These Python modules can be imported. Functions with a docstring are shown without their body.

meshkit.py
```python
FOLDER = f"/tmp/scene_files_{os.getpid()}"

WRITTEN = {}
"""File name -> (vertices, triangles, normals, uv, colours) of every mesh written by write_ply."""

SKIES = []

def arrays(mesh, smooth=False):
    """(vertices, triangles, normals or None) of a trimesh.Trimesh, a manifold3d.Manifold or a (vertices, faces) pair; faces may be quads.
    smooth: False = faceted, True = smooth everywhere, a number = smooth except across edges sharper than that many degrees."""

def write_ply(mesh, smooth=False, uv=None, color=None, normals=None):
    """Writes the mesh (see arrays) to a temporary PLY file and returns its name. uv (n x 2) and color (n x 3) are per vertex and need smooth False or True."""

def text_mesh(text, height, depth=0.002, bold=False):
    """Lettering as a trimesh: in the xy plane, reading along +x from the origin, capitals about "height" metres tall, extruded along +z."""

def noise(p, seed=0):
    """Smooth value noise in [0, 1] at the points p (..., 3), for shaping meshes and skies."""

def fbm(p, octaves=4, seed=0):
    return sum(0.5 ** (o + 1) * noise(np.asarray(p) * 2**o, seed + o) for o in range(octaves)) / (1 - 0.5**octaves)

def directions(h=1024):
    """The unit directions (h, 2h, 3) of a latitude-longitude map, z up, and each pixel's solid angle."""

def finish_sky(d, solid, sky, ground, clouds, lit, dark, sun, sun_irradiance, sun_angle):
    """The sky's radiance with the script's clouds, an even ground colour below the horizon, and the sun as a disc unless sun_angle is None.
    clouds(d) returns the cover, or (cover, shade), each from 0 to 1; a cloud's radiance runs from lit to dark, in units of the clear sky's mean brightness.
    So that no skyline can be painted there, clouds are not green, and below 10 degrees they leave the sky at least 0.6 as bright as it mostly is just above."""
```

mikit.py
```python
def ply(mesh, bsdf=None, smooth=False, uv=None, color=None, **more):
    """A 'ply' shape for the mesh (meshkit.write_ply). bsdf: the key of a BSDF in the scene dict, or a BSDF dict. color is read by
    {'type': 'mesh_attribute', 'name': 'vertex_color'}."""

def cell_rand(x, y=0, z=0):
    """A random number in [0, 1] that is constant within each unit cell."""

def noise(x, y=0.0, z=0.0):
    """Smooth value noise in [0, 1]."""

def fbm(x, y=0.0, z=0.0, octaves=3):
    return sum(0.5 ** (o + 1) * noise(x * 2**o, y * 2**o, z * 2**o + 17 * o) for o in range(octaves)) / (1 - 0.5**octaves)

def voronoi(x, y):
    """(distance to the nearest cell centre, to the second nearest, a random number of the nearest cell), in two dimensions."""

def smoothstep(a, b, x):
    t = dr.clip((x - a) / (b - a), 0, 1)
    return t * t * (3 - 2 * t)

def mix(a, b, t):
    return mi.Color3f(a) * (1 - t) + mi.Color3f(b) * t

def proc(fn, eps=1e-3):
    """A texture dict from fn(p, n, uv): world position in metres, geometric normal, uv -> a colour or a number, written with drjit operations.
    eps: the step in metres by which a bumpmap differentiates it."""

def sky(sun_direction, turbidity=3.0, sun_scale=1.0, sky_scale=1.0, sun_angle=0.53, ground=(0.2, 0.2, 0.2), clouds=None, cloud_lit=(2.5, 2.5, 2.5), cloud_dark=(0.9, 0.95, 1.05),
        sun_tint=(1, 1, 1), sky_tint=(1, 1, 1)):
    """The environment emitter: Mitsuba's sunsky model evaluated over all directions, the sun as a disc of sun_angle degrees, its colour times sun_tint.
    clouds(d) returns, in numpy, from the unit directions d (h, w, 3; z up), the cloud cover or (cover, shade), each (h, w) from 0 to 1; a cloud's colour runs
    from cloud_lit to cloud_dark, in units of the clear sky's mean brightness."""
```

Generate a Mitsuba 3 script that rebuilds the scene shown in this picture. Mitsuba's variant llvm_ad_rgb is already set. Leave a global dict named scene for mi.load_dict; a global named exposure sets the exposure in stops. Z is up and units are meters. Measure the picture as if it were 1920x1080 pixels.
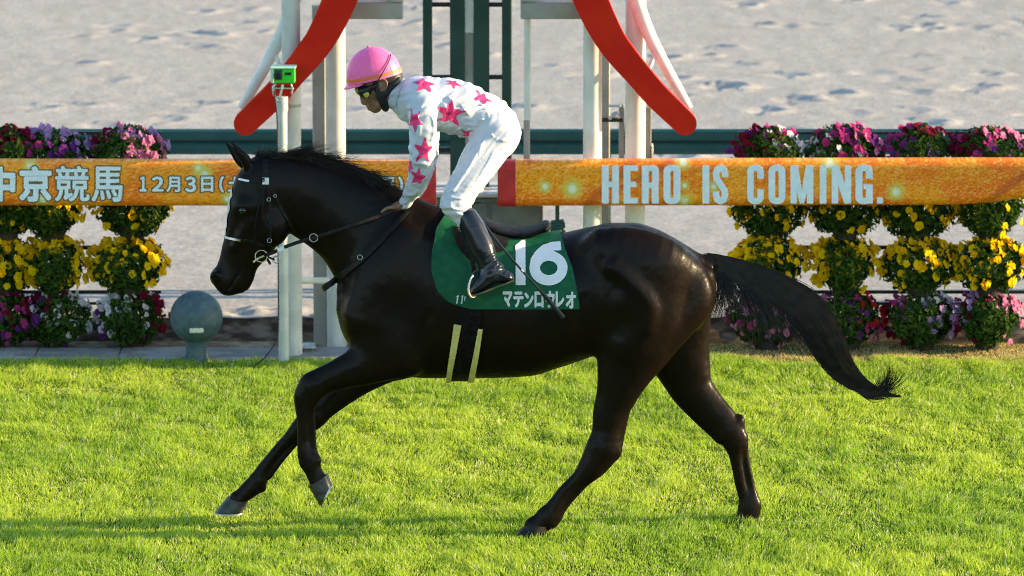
import math, random
import numpy as np, trimesh, drjit as dr, mitsuba as mi, mikit, meshkit
from scipy.interpolate import PchipInterpolator
from scipy.sparse import coo_matrix
from shapely.geometry import Polygon, box as sbox, LineString, Point
from shapely.ops import unary_union
from shapely import affinity
from mikit import noise, fbm, voronoi, cell_rand, smoothstep, mix, proc, ply

T = mi.ScalarTransform4f
rng = np.random.default_rng(7)
random.seed(7)

# ---------------------------------------------------------------- camera, sky, exposure
PITCH, DIST, HALF_W, AIM_Z = math.radians(9.0), 25.0, 2.304, 1.102
CAM = np.array([0.0, -DIST * math.cos(PITCH), AIM_Z + DIST * math.sin(PITCH)])
FOV = 2 * math.degrees(math.atan(HALF_W / DIST))
SUN_AZ, SUN_EL = math.radians(3.0), math.radians(14.0)      # low winter sun from the right, square to the view
SUN = [math.cos(SUN_EL) * math.cos(SUN_AZ), math.cos(SUN_EL) * math.sin(SUN_AZ), math.sin(SUN_EL)]
exposure = 3.4
scene, labels = {}, {}
scene['camera'] = {'type': 'thinlens', 'fov': FOV, 'fov_axis': 'x', 'aperture_radius': 0.018, 'focus_distance': DIST - 0.25,
                   'near_clip': 0.5, 'far_clip': 2000.0,
                   'to_world': T().look_at(origin=CAM.tolist(), target=[0, 0, AIM_Z], up=[0, 0, 1])}
scene['sky'] = mikit.sky(SUN, turbidity=3, sky_scale=1.4, sun_scale=1.1, sun_tint=(0.92, 1.0, 1.24))

# ---------------------------------------------------------------- a ruler: photo position (1920 x 1080) and depth y -> a point of the place
FPX = 960 / (HALF_W / DIST)
FWD, UPV = np.array([0, math.cos(PITCH), -math.sin(PITCH)]), np.array([0, math.sin(PITCH), math.cos(PITCH)])
def P(px, py, y=0.0):
    px, py, y = np.broadcast_arrays(np.asarray(px, float), np.asarray(py, float), np.asarray(y, float))
    d = FWD + ((px - 960) / FPX)[..., None] * np.array([1.0, 0, 0]) - ((py - 540) / FPX)[..., None] * UPV
    t = (y - CAM[1]) / d[..., 1]
    return CAM + d * t[..., None]
def MPP(y): return (y - CAM[1]) / math.cos(PITCH) / FPX            # metres per photo pixel at depth y (near the picture's middle)

# ---------------------------------------------------------------- scene helpers
taken = {}
def key_for(name):
    n = taken.get(name, -1) + 1
    taken[name] = n
    return name if n == 0 else f'{name}_{n:03d}'
def put(name, mesh, bsdf, parent=None, smooth=30, label=None, cat=None, group=None, kind=None, color=None, uv=None, to_world=None):
    key = key_for(f'{parent}__{name}' if parent else name)
    d = dict(mesh) if isinstance(mesh, dict) else ply(mesh, bsdf, smooth=smooth, color=color, uv=uv)
    if to_world is not None: d['to_world'] = to_world
    scene[key] = d
    tag(key, label, cat, group, kind)
    return key
def tag(key, label=None, cat=None, group=None, kind=None):
    e = {k: v for k, v in (('label', label), ('category', cat), ('group', group), ('kind', kind)) if v}
    if e: labels[key] = {**labels.get(key, {}), **e}
def thing(name, label, cat, group=None):
    key = key_for(name)
    tag(key, label, cat, group)
    return key

def bevel_box(x0, x1, y0, y1, z0, z1, r=0.004):
    """A box with chamfered edges."""
    r = min(r, (x1 - x0) / 2.2, (y1 - y0) / 2.2, (z1 - z0) / 2.2)
    pts = []
    for sx in (0, 1):
        for sy in (0, 1):
            for sz in (0, 1):
                c = np.array([(x0, x1)[sx], (y0, y1)[sy], (z0, z1)[sz]])
                s = np.array([1 - 2 * sx, 1 - 2 * sy, 1 - 2 * sz]) * r
                for k in range(3):
                    q = c + s
                    q[k] = c[k]
                    pts.append(q)
    return trimesh.convex.convex_hull(np.array(pts))
def px_box(x0, x1, r0, r1, y0, y1, r=0.004):
    """A box whose front face (at depth y0) spans columns x0..x1 and rows r0..r1."""
    xm, rm = (x0 + x1) / 2, (r0 + r1) / 2
    return bevel_box(P(x0, rm, y0)[0], P(x1, rm, y0)[0], y0, y1, P(xm, r1, y0)[2], P(xm, r0, y0)[2], r)
def sweep(path, radius, n=12, caps=True, flat=None):
    """A tube along a 3-D path; radius a number or one per point; flat squeezes the second axis."""
    path = np.asarray(path, float)
    m = len(path)
    rad = np.broadcast_to(np.asarray(radius, float), (m,))
    t = np.gradient(path, axis=0)
    t /= np.linalg.norm(t, axis=1, keepdims=True) + 1e-12
    ref = np.array([0, 1.0, 0]) if np.abs(t[:, 1]).mean() < 0.8 else np.array([1.0, 0, 0])
    a = np.cross(t, ref); a /= np.linalg.norm(a, axis=1, keepdims=True) + 1e-12
    b = np.cross(t, a)
    ang = np.arange(n) / n * 2 * math.pi
    v = path[:, None] + rad[:, None, None] * (np.cos(ang)[None, :, None] * a[:, None] + np.sin(ang)[None, :, None] * b[:, None] * (1 if flat is None else flat))
    i, j = np.meshgrid(np.arange(m - 1), np.arange(n), indexing='ij')
    j2 = (j + 1) % n
    q = np.stack([i * n + j, i * n + j2, (i + 1) * n + j2, (i + 1) * n + j], -1).reshape(-1, 4)
    f = np.vstack([q[:, [0, 1, 2]], q[:, [0, 2, 3]]])
    v = v.reshape(-1, 3)
    if caps:
        k = len(v)
        v = np.vstack([v, path[:1], path[-1:]])
        jj = np.arange(n)
        f = np.vstack([f, np.stack([np.full(n, k), (jj + 1) % n, jj], 1), np.stack([np.full(n, k + 1), (m - 1) * n + jj, (m - 1) * n + (jj + 1) % n], 1)])
    mesh = trimesh.Trimesh(v, f, process=False)
    mesh.fix_normals()
    return mesh
def curve(nodes, n):
    """A smooth curve through the nodes (any dimension), resampled to n points."""
    nodes = np.asarray(nodes, float)
    d = np.concatenate([[0], np.cumsum(np.linalg.norm(np.diff(nodes[:, :3], axis=0), axis=1))])
    return PchipInterpolator(d, nodes)(np.linspace(0, d[-1], n)) if len(nodes) > 2 else nodes[0] + np.linspace(0, 1, n)[:, None] * (nodes[1] - nodes[0])
def lathe(profile, centre, n=40):
    m = trimesh.creation.revolve(np.asarray(profile, float), sections=n)
    m.apply_translation(centre)
    return m
def extrude(poly, depth):
    """A shapely polygon in (x, z), extruded towards -y from y = 0 by depth (front face at y = -depth)."""
    geoms = getattr(poly, 'geoms', [poly])
    m = trimesh.util.concatenate([trimesh.creation.extrude_polygon(g, depth, engine='earcut') for g in geoms if g.area > 0])
    m.apply_transform(np.array([[1, 0, 0, 0], [0, 0, -1, 0], [0, 1, 0, 0], [0, 0, 0, 1.0]]))
    return m
def strands(lines, radius):
    """Hair: lines (S, K, 3), radius (S, K) -> one mesh of three-sided tubes."""
    S, K, _ = lines.shape
    t = np.gradient(lines, axis=1)
    t /= np.linalg.norm(t, axis=2, keepdims=True) + 1e-12
    a = np.cross(t, np.array([0.13, 0.9, 0.4]))
    a /= np.linalg.norm(a, axis=2, keepdims=True) + 1e-12
    b = np.cross(t, a)
    ang = np.arange(3) / 3 * 2 * math.pi
    v = lines[:, :, None] + radius[:, :, None, None] * (np.cos(ang)[None, None, :, None] * a[:, :, None] + np.sin(ang)[None, None, :, None] * b[:, :, None])
    s, k, j = np.meshgrid(np.arange(S), np.arange(K - 1), np.arange(3), indexing='ij')
    base = s * K * 3 + k * 3
    j2 = (j + 1) % 3
    q = np.stack([base + j, base + j2, base + 3 + j2, base + 3 + j], -1).reshape(-1, 4)
    return trimesh.Trimesh(v.reshape(-1, 3), np.vstack([q[:, [0, 1, 2]], q[:, [0, 2, 3]]]), process=False)

# ---------------------------------------------------------------- smooth implicit bodies
def smin(a, b, k):
    h = np.maximum(k - np.abs(a - b), 0) / k
    return np.minimum(a, b) - h * h * k * 0.25
class Tube:
    """A limb: nodes (x, y, z, a, b): axis point, half thickness in the plane of the limb, half thickness sideways (lat)."""
    def __init__(self, nodes, n=14, lat=(0, 1, 0)):
        nodes = np.asarray(nodes, float)
        c = curve(nodes, n) if len(nodes) > 2 else np.linspace(nodes[0], nodes[1], max(n // 3, 2))
        self.c, self.a, self.b = c[:, :3], c[:, 3], c[:, 4]
        r = np.maximum(self.a, self.b)[:, None] * 1.02
        self.lo, self.hi, self.lat = (self.c - r).min(0), (self.c + r).max(0), np.asarray(lat, float)
        self.segs = []
        for i in range(len(self.c) - 1):
            A, B = self.c[i], self.c[i + 1]
            L = np.linalg.norm(B - A)
            if L < 1e-7: continue
            d = (B - A) / L
            lt = self.lat - d * (self.lat @ d); lt /= np.linalg.norm(lt)
            m = max(self.a[i], self.b[i], self.a[i + 1], self.b[i + 1]) * 1.02
            self.segs.append((A.astype(np.float32), np.float32(L), np.stack([d, np.cross(lt, d), lt], 1).astype(np.float32), *map(np.float32, (self.a[i], self.a[i + 1], self.b[i], self.b[i + 1])), np.minimum(A, B) - m, np.maximum(A, B) + m))
    @staticmethod
    def one(seg, p):
        A, L, M, a0, a1, b0, b1 = seg[:7]
        q = (p - A) @ M
        t = np.clip(q[:, 0] / L, np.float32(0), np.float32(1))
        w = q[:, 0] - t * L
        aa, bb = a0 + (a1 - a0) * t, b0 + (b1 - b0) * t
        cc = np.minimum(aa, bb)
        return (np.sqrt((q[:, 1] / aa) ** 2 + (q[:, 2] / bb) ** 2 + (w / cc) ** 2) - np.float32(1)) * cc
    def __call__(self, p):
        best = self.one(self.segs[0], p)
        for s in self.segs[1:]: best = np.minimum(best, self.one(s, p))
        return best
class Ball:
    def __init__(self, c, r, rot=None):
        self.c, self.r = np.asarray(c, float), np.broadcast_to(np.asarray(r, float), (3,)).copy()
        self.R = np.eye(3) if rot is None else np.asarray(rot, float)
        e = np.abs(self.R) @ self.r
        self.lo, self.hi = self.c - e, self.c + e
    def __call__(self, p):
        q = ((p - self.c.astype(np.float32)) @ self.R.astype(np.float32)) / self.r.astype(np.float32)
        return (np.sqrt((q * q).sum(1)) - 1) * np.float32(self.r.min())
class Barrel:
    """A trunk along x: tables of x, top z, bottom z, half width."""
    def __init__(self, x, top, bot, w, y=0.0, e=2.2):
        self.f = [PchipInterpolator(x, v) for v in (top, bot, w)]
        self.x0, self.x1, self.y, self.e = x[0], x[-1], y, e
        self.lo, self.hi = np.array([x[0], y - max(w), min(bot)]), np.array([x[-1], y + max(w), max(top)])
        self.X = np.linspace(x[0], x[-1], 400)
        self.tab = [g(self.X) for g in self.f]
    def __call__(self, p):
        x = np.clip(p[:, 0], self.x0, self.x1)
        t, b, w = (np.interp(x, self.X, v).astype(np.float32) for v in self.tab)
        c, h = (t + b) / 2, np.maximum((t - b) / 2, 0.004)
        w = np.maximum(w, 0.004)
        r = (np.abs((p[:, 2] - c) / h) ** self.e + np.abs((p[:, 1] - self.y) / w) ** self.e) ** (1 / self.e)
        f = (r - 1) * np.minimum(h, w)
        over = np.abs(p[:, 0] - x)
        return np.where(over > 0, np.sqrt(np.maximum(f, 0) ** 2 + over ** 2), f)
class Body:
    def __init__(self): self.parts, self.warp, self.grid = [], None, None
    def add(self, prim, k=0.03, sub=False): self.parts.append((prim, k, sub)); return self
    def at(self, p, warp=True):
        if self.grid is not None: return self.look(p)
        p = np.ascontiguousarray(p, np.float32)
        f = np.full(len(p), 9.0, np.float32)
        for g, k, sub in self.parts:
            f = -smin(-f, g(p), k) if sub else smin(f, g(p), k)
        return f + self.warp(p) if self.warp is not None and warp else f
    def look(self, p):
        """The field read from the grid of the finished mesh."""
        F, lo, h = self.grid
        q = np.clip((np.asarray(p, float) - lo) / h, 0, np.array(F.shape) - 1.001)
        i = q.astype(int); t = q - i
        out = 0
        for c in np.ndindex(2, 2, 2):
            out = out + F[i[:, 0] + c[0], i[:, 1] + c[1], i[:, 2] + c[2]] * np.prod([t[:, k] if c[k] else 1 - t[:, k] for k in range(3)], 0)
        return out
    def grad(self, p, e=0.003):
        g = np.stack([self.at(p + d) - self.at(p - d) for d in np.eye(3) * max(e, 0 if self.grid is None else self.grid[2])], 1)
        return g / (np.linalg.norm(g, axis=1, keepdims=True) + 1e-9)
    def snap(self, p, iso=0.0, steps=8, along=None):
        """Moves points onto the surface f = iso along its slope."""
        p = np.array(p, float)
        for _ in range(steps):
            g = np.stack([self.at(p + d) - self.at(p - d) for d in np.eye(3) * 0.006], 1) / 0.012
            f = self.at(p) - iso
            p = p - np.clip(f / np.maximum((g * g).sum(1), 0.05), -0.05, 0.05)[:, None] * g
        return p
    def hit(self, p, d=(0, 1, 0), iso=0.0, steps=60):
        """Marches points along d until f = iso."""
        p, d = np.array(p, float), np.asarray(d, float)
        for _ in range(steps):
            f = self.at(p) - iso
            p = p + np.clip(f * 0.7, -0.01, 0.05)[:, None] * d
        return p
    def mesh(self, h, smooth=2, iso=0.0):
        pad = 0.04 + h * 2
        lo = np.min([g.lo for g, _, s in self.parts if not s], 0) - pad
        hi = np.max([g.hi for g, _, s in self.parts if not s], 0) + pad
        n = np.ceil((hi - lo) / h).astype(int) + 1
        ax = [(lo[i] + h * np.arange(n[i])).astype(np.float32) for i in range(3)]
        F = np.full(n, 0.2, np.float32)
        for g, k, sub in self.parts:
            m = (k + 0.02 + h) * 2.2
            i0 = np.clip(np.floor((g.lo - m - lo) / h).astype(int), 0, n)
            i1 = np.clip(np.ceil((g.hi + m - lo) / h).astype(int) + 1, 0, n)
            s = tuple(slice(a, b) for a, b in zip(i0, i1))
            sh = F[s].shape
            if min(sh) == 0: continue
            mesh_pts = lambda sl: np.stack(np.meshgrid(*(ax[i][sl[i]] for i in range(3)), indexing='ij'), -1).reshape(-1, 3)
            if isinstance(g, Tube):
                v = np.full(sh, 0.2, np.float32)
                for seg in g.segs:
                    j0 = np.clip(np.floor((seg[7] - m - lo) / h).astype(int), i0, i1)
                    j1 = np.clip(np.ceil((seg[8] + m - lo) / h).astype(int) + 1, i0, i1)
                    sl = tuple(slice(x, y) for x, y in zip(j0, j1))
                    inn = tuple(slice(x, y) for x, y in zip(j0 - i0, j1 - i0))
                    if min(v[inn].shape) == 0: continue
                    v[inn] = np.minimum(v[inn], g.one(seg, mesh_pts(sl)).reshape(v[inn].shape))
            else: v = g(mesh_pts(s)).reshape(sh)
            F[s] = -smin(-F[s], v, k) if sub else smin(F[s], v, k)
        if self.warp is not None:
            near = np.argwhere(np.abs(F) < 0.03)
            pts = np.stack([ax[i][near[:, i]] for i in range(3)], -1)
            F[tuple(near.T)] += self.warp(pts).astype(np.float32)
        F -= iso
        self.grid = (F, lo, h)
        return surface_nets(F, lo, h, smooth)
def relax(m, n):
    """Taubin smoothing with even weights."""
    f = np.asarray(m.faces)
    i, j = np.concatenate([f[:, 0], f[:, 1], f[:, 2], f[:, 1], f[:, 2], f[:, 0]]), np.concatenate([f[:, 1], f[:, 2], f[:, 0], f[:, 0], f[:, 1], f[:, 2]])
    A = coo_matrix((np.ones(len(i)), (i, j)), shape=(len(m.vertices),) * 2).tocsr()
    A.data[:] = 1
    deg = np.maximum(np.asarray(A.sum(1)), 1)
    v = np.array(m.vertices)
    for _ in range(n):
        for w in (0.5, -0.52): v = v + w * (A @ v / deg - v)
    m.vertices = v
def surface_nets(F, lo, h, smooth):
    S = F < 0
    cnt = np.zeros([m - 1 for m in F.shape], np.int8)
    cor = list(np.ndindex(2, 2, 2))
    n = cnt.shape
    for a, b, c in cor: cnt += S[a:a + n[0], b:b + n[1], c:c + n[2]]
    idx = np.argwhere((cnt > 0) & (cnt < 8))
    ID = np.full(n, -1, np.int64)
    ID[tuple(idx.T)] = np.arange(len(idx))
    val = {c: F[idx[:, 0] + c[0], idx[:, 1] + c[1], idx[:, 2] + c[2]] for c in cor}
    acc, num = np.zeros((len(idx), 3)), np.zeros(len(idx))
    for c in cor:
        for k in range(3):
            if c[k]: continue
            e = list(c); e[k] = 1; e = tuple(e)
            f0, f1 = val[c], val[e]
            on = (f0 < 0) != (f1 < 0)
            t = np.where(on, f0 / np.where(on, f0 - f1, 1), 0)
            pos = np.tile(np.array(c, float), (len(idx), 1))
            pos[:, k] = t
            acc += pos * on[:, None]
            num += on
    v = lo + h * (idx + acc / num[:, None])
    faces = []
    for k in range(3):
        o1, o2 = [j for j in range(3) if j != k]
        sl0 = [slice(1, -1)] * 3; sl1 = [slice(1, -1)] * 3
        sl0[k], sl1[k] = slice(0, -1), slice(1, None)
        s0, s1 = S[tuple(sl0)], S[tuple(sl1)]
        e = np.argwhere(s0 != s1)
        fl = s0[tuple(e.T)]
        e = e + np.array([0 if j == k else 1 for j in range(3)])
        q = []
        for d1, d2 in ((-1, -1), (0, -1), (0, 0), (-1, 0)):
            g = e.copy(); g[:, o1] += d1; g[:, o2] += d2
            q.append(ID[tuple(g.T)])
        q = np.stack(q, 1)
        if k == 1: fl = ~fl
        q[~fl] = q[~fl][:, ::-1]
        faces.append(q)
    q = np.vstack(faces)
    q = q[(q >= 0).all(1)]
    f = np.vstack([q[:, [0, 1, 2]], q[:, [0, 2, 3]]])
    m = trimesh.Trimesh(v, f, process=False)
    if smooth: relax(m, smooth)
    return m
def pnodes(*rows):
    """Nodes written in photo positions: (px, py, y, half thickness in px, half width in metres)."""
    out = []
    for px, py, y, a, b in rows:
        p = P(px, py, y)
        out.append([*p, a * MPP(y), b])
    return out

# ---------------------------------------------------------------- materials
def rgb(*c): return {'type': 'rgb', 'value': list(c)}
def princ(color, rough=0.5, **more):
    return {'type': 'principled', 'base_color': color if isinstance(color, dict) else rgb(*color), 'roughness': rough, 'specular': 0.35, **more}
def two(b): return {'type': 'twosided', 'b': b}
def spotted(c0, c1, s, oct=3, lo=0.35, hi=0.7):
    return proc(lambda p, n, uv: mix(c0, c1, smoothstep(lo, hi, fbm(p.x * s, p.y * s, p.z * s, oct))))
def sand_color(p, n, uv):
    g = fbm(p.x * 9, p.y * 3.5, p.z * 9, 4)
    f = 0.6 * noise(p.x * 60, p.y * 22, 0) + 0.4 * noise(p.x * 140, p.y * 60, 3)
    return mix((0.335, 0.327, 0.315), (0.445, 0.437, 0.425), g) * (0.76 + 0.46 * f)
scene['sand_mat'] = {'type': 'diffuse', 'reflectance': proc(sand_color)}
def turf_color(p, n, uv):
    g = fbm(p.x * 14, p.y * 14, 0, 3)
    return mix((0.05, 0.085, 0.014), (0.10, 0.14, 0.03), g)
scene['turf_mat'] = {'type': 'diffuse', 'reflectance': proc(turf_color)}
scene['grass_mat'] = {'type': 'principledthin', 'base_color': {'type': 'mesh_attribute', 'name': 'vertex_color'}, 'roughness': 0.24, 'diff_trans': 1.0, 'spec_trans': 0.0, 'eta': 1.55}
scene['leaf_mat'] = {'type': 'principledthin', 'base_color': {'type': 'mesh_attribute', 'name': 'vertex_color'}, 'roughness': 0.4, 'diff_trans': 0.6, 'spec_trans': 0.0, 'eta': 1.4}
def bank_color(p, n, uv):
    return mix((0.05, 0.038, 0.03), (0.20, 0.17, 0.14), smoothstep(0.35, 0.75, fbm(p.x * 11, p.y * 11, p.z * 26, 4)))
scene['bank_mat'] = {'type': 'diffuse', 'reflectance': proc(bank_color)}
scene['soil_mat'] = {'type': 'diffuse', 'reflectance': spotted((0.20, 0.15, 0.10), (0.38, 0.30, 0.21), 18)}
scene['concrete_mat'] = {'type': 'diffuse', 'reflectance': spotted((0.23, 0.235, 0.235), (0.33, 0.335, 0.33), 13, 4)}
scene['white_paint'] = princ(spotted((0.64, 0.65, 0.62), (0.73, 0.735, 0.71), 7, 4), 0.5, specular=0.2)
scene['greyer_white_paint'] = princ(spotted((0.50, 0.515, 0.49), (0.60, 0.61, 0.58), 9, 4), 0.5, specular=0.2)  # a slightly greyer white, for the left posts and camera pole
scene['grey_paint'] = princ(spotted((0.27, 0.275, 0.25), (0.34, 0.34, 0.315), 8, 4), 0.45)
scene['red_paint'] = princ(spotted((0.54, 0.014, 0.005), (0.60, 0.020, 0.007), 5), 0.5, specular=0.12)
scene['red_vinyl'] = princ(spotted((0.42, 0.018, 0.022), (0.50, 0.028, 0.03), 12), 0.5)
scene['dark_green_paint'] = princ(spotted((0.010, 0.045, 0.040), (0.018, 0.06, 0.054), 6), 0.4)
scene['teal_paint'] = princ(spotted((0.014, 0.075, 0.078), (0.022, 0.092, 0.094), 5, 4), 0.42)
scene['teal_groove'] = princ((0.006, 0.03, 0.033), 0.6)
scene['ball_mat'] = princ(spotted((0.046, 0.085, 0.108), (0.068, 0.116, 0.14), 30, 4), 0.55)
scene['black_metal'] = princ((0.018, 0.018, 0.02), 0.45)
scene['pot_mat'] = princ(spotted((0.02, 0.016, 0.014), (0.045, 0.03, 0.024), 20), 0.6)
scene['label_white'] = princ((0.72, 0.73, 0.74), 0.5)
scene['box_grey'] = princ(spotted((0.12, 0.125, 0.135), (0.16, 0.165, 0.175), 9, 4), 0.5)
scene['box_top'] = princ(spotted((0.5, 0.5, 0.48), (0.6, 0.6, 0.58), 9, 4), 0.5)
scene['steel'] = {'type': 'roughconductor', 'material': 'none', 'alpha': 0.28, 'specular_reflectance': rgb(0.55, 0.56, 0.58)}
scene['brass'] = {'type': 'roughconductor', 'material': 'none', 'alpha': 0.22, 'specular_reflectance': rgb(0.72, 0.62, 0.42)}
scene['green_case'] = princ((0.03, 0.62, 0.03), 0.4)
scene['green_case_pale'] = princ((0.42, 0.66, 0.50), 0.4)
scene['black_plastic'] = princ((0.012, 0.012, 0.013), 0.35)
scene['cable_mat'] = princ((0.02, 0.022, 0.025), 0.5)

# ================================================================ THE SETTING
GRASS_END = 4.42
# sand track: raised 12 cm, raked, with hoof prints; fine where the camera looks, coarse beyond
def sand_height(x, y):
    p = np.stack([x, y, np.zeros_like(x)], -1)
    h = 0.004 * (meshkit.fbm(p * [2.0, 5.0, 1], 3, 3) - 0.5) + 0.009 * (meshkit.fbm(p * [10.0, 20.0, 1], 3, 5) - 0.5) + 0.015 * (meshkit.fbm(p * [0.35, 0.6, 1], 2, 9) - 0.5)
    return h
def make_sand():
    xs = np.arange(-5.6, 5.61, 0.026)
    ys = np.concatenate([np.arange(5.12, 9.0, 0.022), np.arange(9.0, 26.0, 0.042)])
    X, Y = np.meshgrid(xs, ys, indexing='ij')
    Z = sand_height(X, Y)
    r = np.random.default_rng(21)
    # hoof prints: hollows about 25 cm long with a pushed-up rim; fewer on the raked strip by the rail
    n = 230
    px, py = r.uniform(-5.4, 5.4, n), 5.4 + 20.4 * r.uniform(0, 1, n) ** 0.62
    keep = (py > 11.5) | (r.uniform(0, 1, n) < 0.05)
    for cx, cy in zip(px[keep], py[keep]):
        a, b, dp = r.uniform(0.08, 0.15), r.uniform(0.06, 0.14), r.uniform(0.008, 0.026) * (0.6 if cy < 11.5 else 1.0)
        i0, i1 = np.searchsorted(xs, [cx - 0.55, cx + 0.55]); j0, j1 = np.searchsorted(ys, [cy - 0.65, cy + 0.65])
        if i1 <= i0 or j1 <= j0: continue
        th = r.uniform(-0.6, 0.6)
        dx, dy = X[i0:i1, j0:j1] - cx, Y[i0:i1, j0:j1] - cy
        u, v = dx * math.cos(th) + dy * math.sin(th), -dx * math.sin(th) + dy * math.cos(th)
        d2 = (u / a) ** 2 + (v / b) ** 2
        wob = 1 + 0.5 * (meshkit.noise(np.stack([dx * 14 + cx, dy * 12 + cy, dx * 0], -1), 4) - 0.5)
        Z[i0:i1, j0:j1] += dp * wob * (-1.0 * np.exp(-d2 * 1.2) + 0.75 * np.exp(-(np.sqrt(d2) - 1.6) ** 2 * 3.0) * (0.6 + 0.4 * np.sign(u)))
    # lumps of kicked-up sand near the edge
    for _ in range(220):
        cx, cy, s, hh = r.uniform(-5.4, 5.4), 5.14 + abs(r.normal(0, 0.25)), r.uniform(0.04, 0.11), r.uniform(0.006, 0.03)
        i0, i1 = np.searchsorted(xs, [cx - 0.3, cx + 0.3]); j0, j1 = np.searchsorted(ys, [cy - 0.3, cy + 0.3])
        dx, dy = X[i0:i1, j0:j1] - cx, Y[i0:i1, j0:j1] - cy
        Z[i0:i1, j0:j1] += hh * np.exp(-(dx ** 2 + dy ** 2) / s ** 2)
    nx, ny = X.shape
    V = np.stack([X, Y, Z + 0.125], -1).reshape(-1, 3)
    i, j = np.meshgrid(np.arange(nx - 1), np.arange(ny - 1), indexing='ij')
    a = i * ny + j
    q = np.stack([a, a + ny, a + ny + 1, a + 1], -1).reshape(-1, 4)
    return V, q, Z[:, 0] + 0.125, xs
V, q, edge, exs = make_sand()
put('sand_track', (V, q), 'sand_mat', smooth=True, label='pale raked sand track with hoof prints behind the rail', kind='structure')
del V, q
far = trimesh.Trimesh([[-900, 5.3, 0.03], [900, 5.3, 0.03], [900, 1500, 0.03], [-900, 1500, 0.03]], [[0, 1, 2], [0, 2, 3]])
put('sand_field', far, 'sand_mat', smooth=False, label='sand plain going on to the horizon', kind='structure')
# the cut edge of the track: a dark crumbling bank
bx = np.arange(-5.6, 5.61, 0.022)
rows_ = 9
bv = []
top = np.interp(bx, exs, edge)
for k in range(rows_):
    t = k / (rows_ - 1)
    z = top * t + 0.0 * (1 - t)
    y = 5.125 - 0.10 * (1 - t) ** 1.6
    pp = np.stack([bx * 13, np.full_like(bx, t * 5), bx * 0], -1)
    y = y - 0.05 * (meshkit.fbm(pp, 3, 11) - 0.4) * (1 - abs(t - 0.45))
    if k == rows_ - 1: y = np.full_like(bx, 5.135)
    bv.append(np.stack([bx, y + np.zeros_like(bx), z + (0.002 if k == rows_ - 1 else 0)], -1))
bv = np.stack(bv, 1)
i, j = np.meshgrid(np.arange(len(bx) - 1), np.arange(rows_ - 1), indexing='ij')
a = i * rows_ + j
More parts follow.
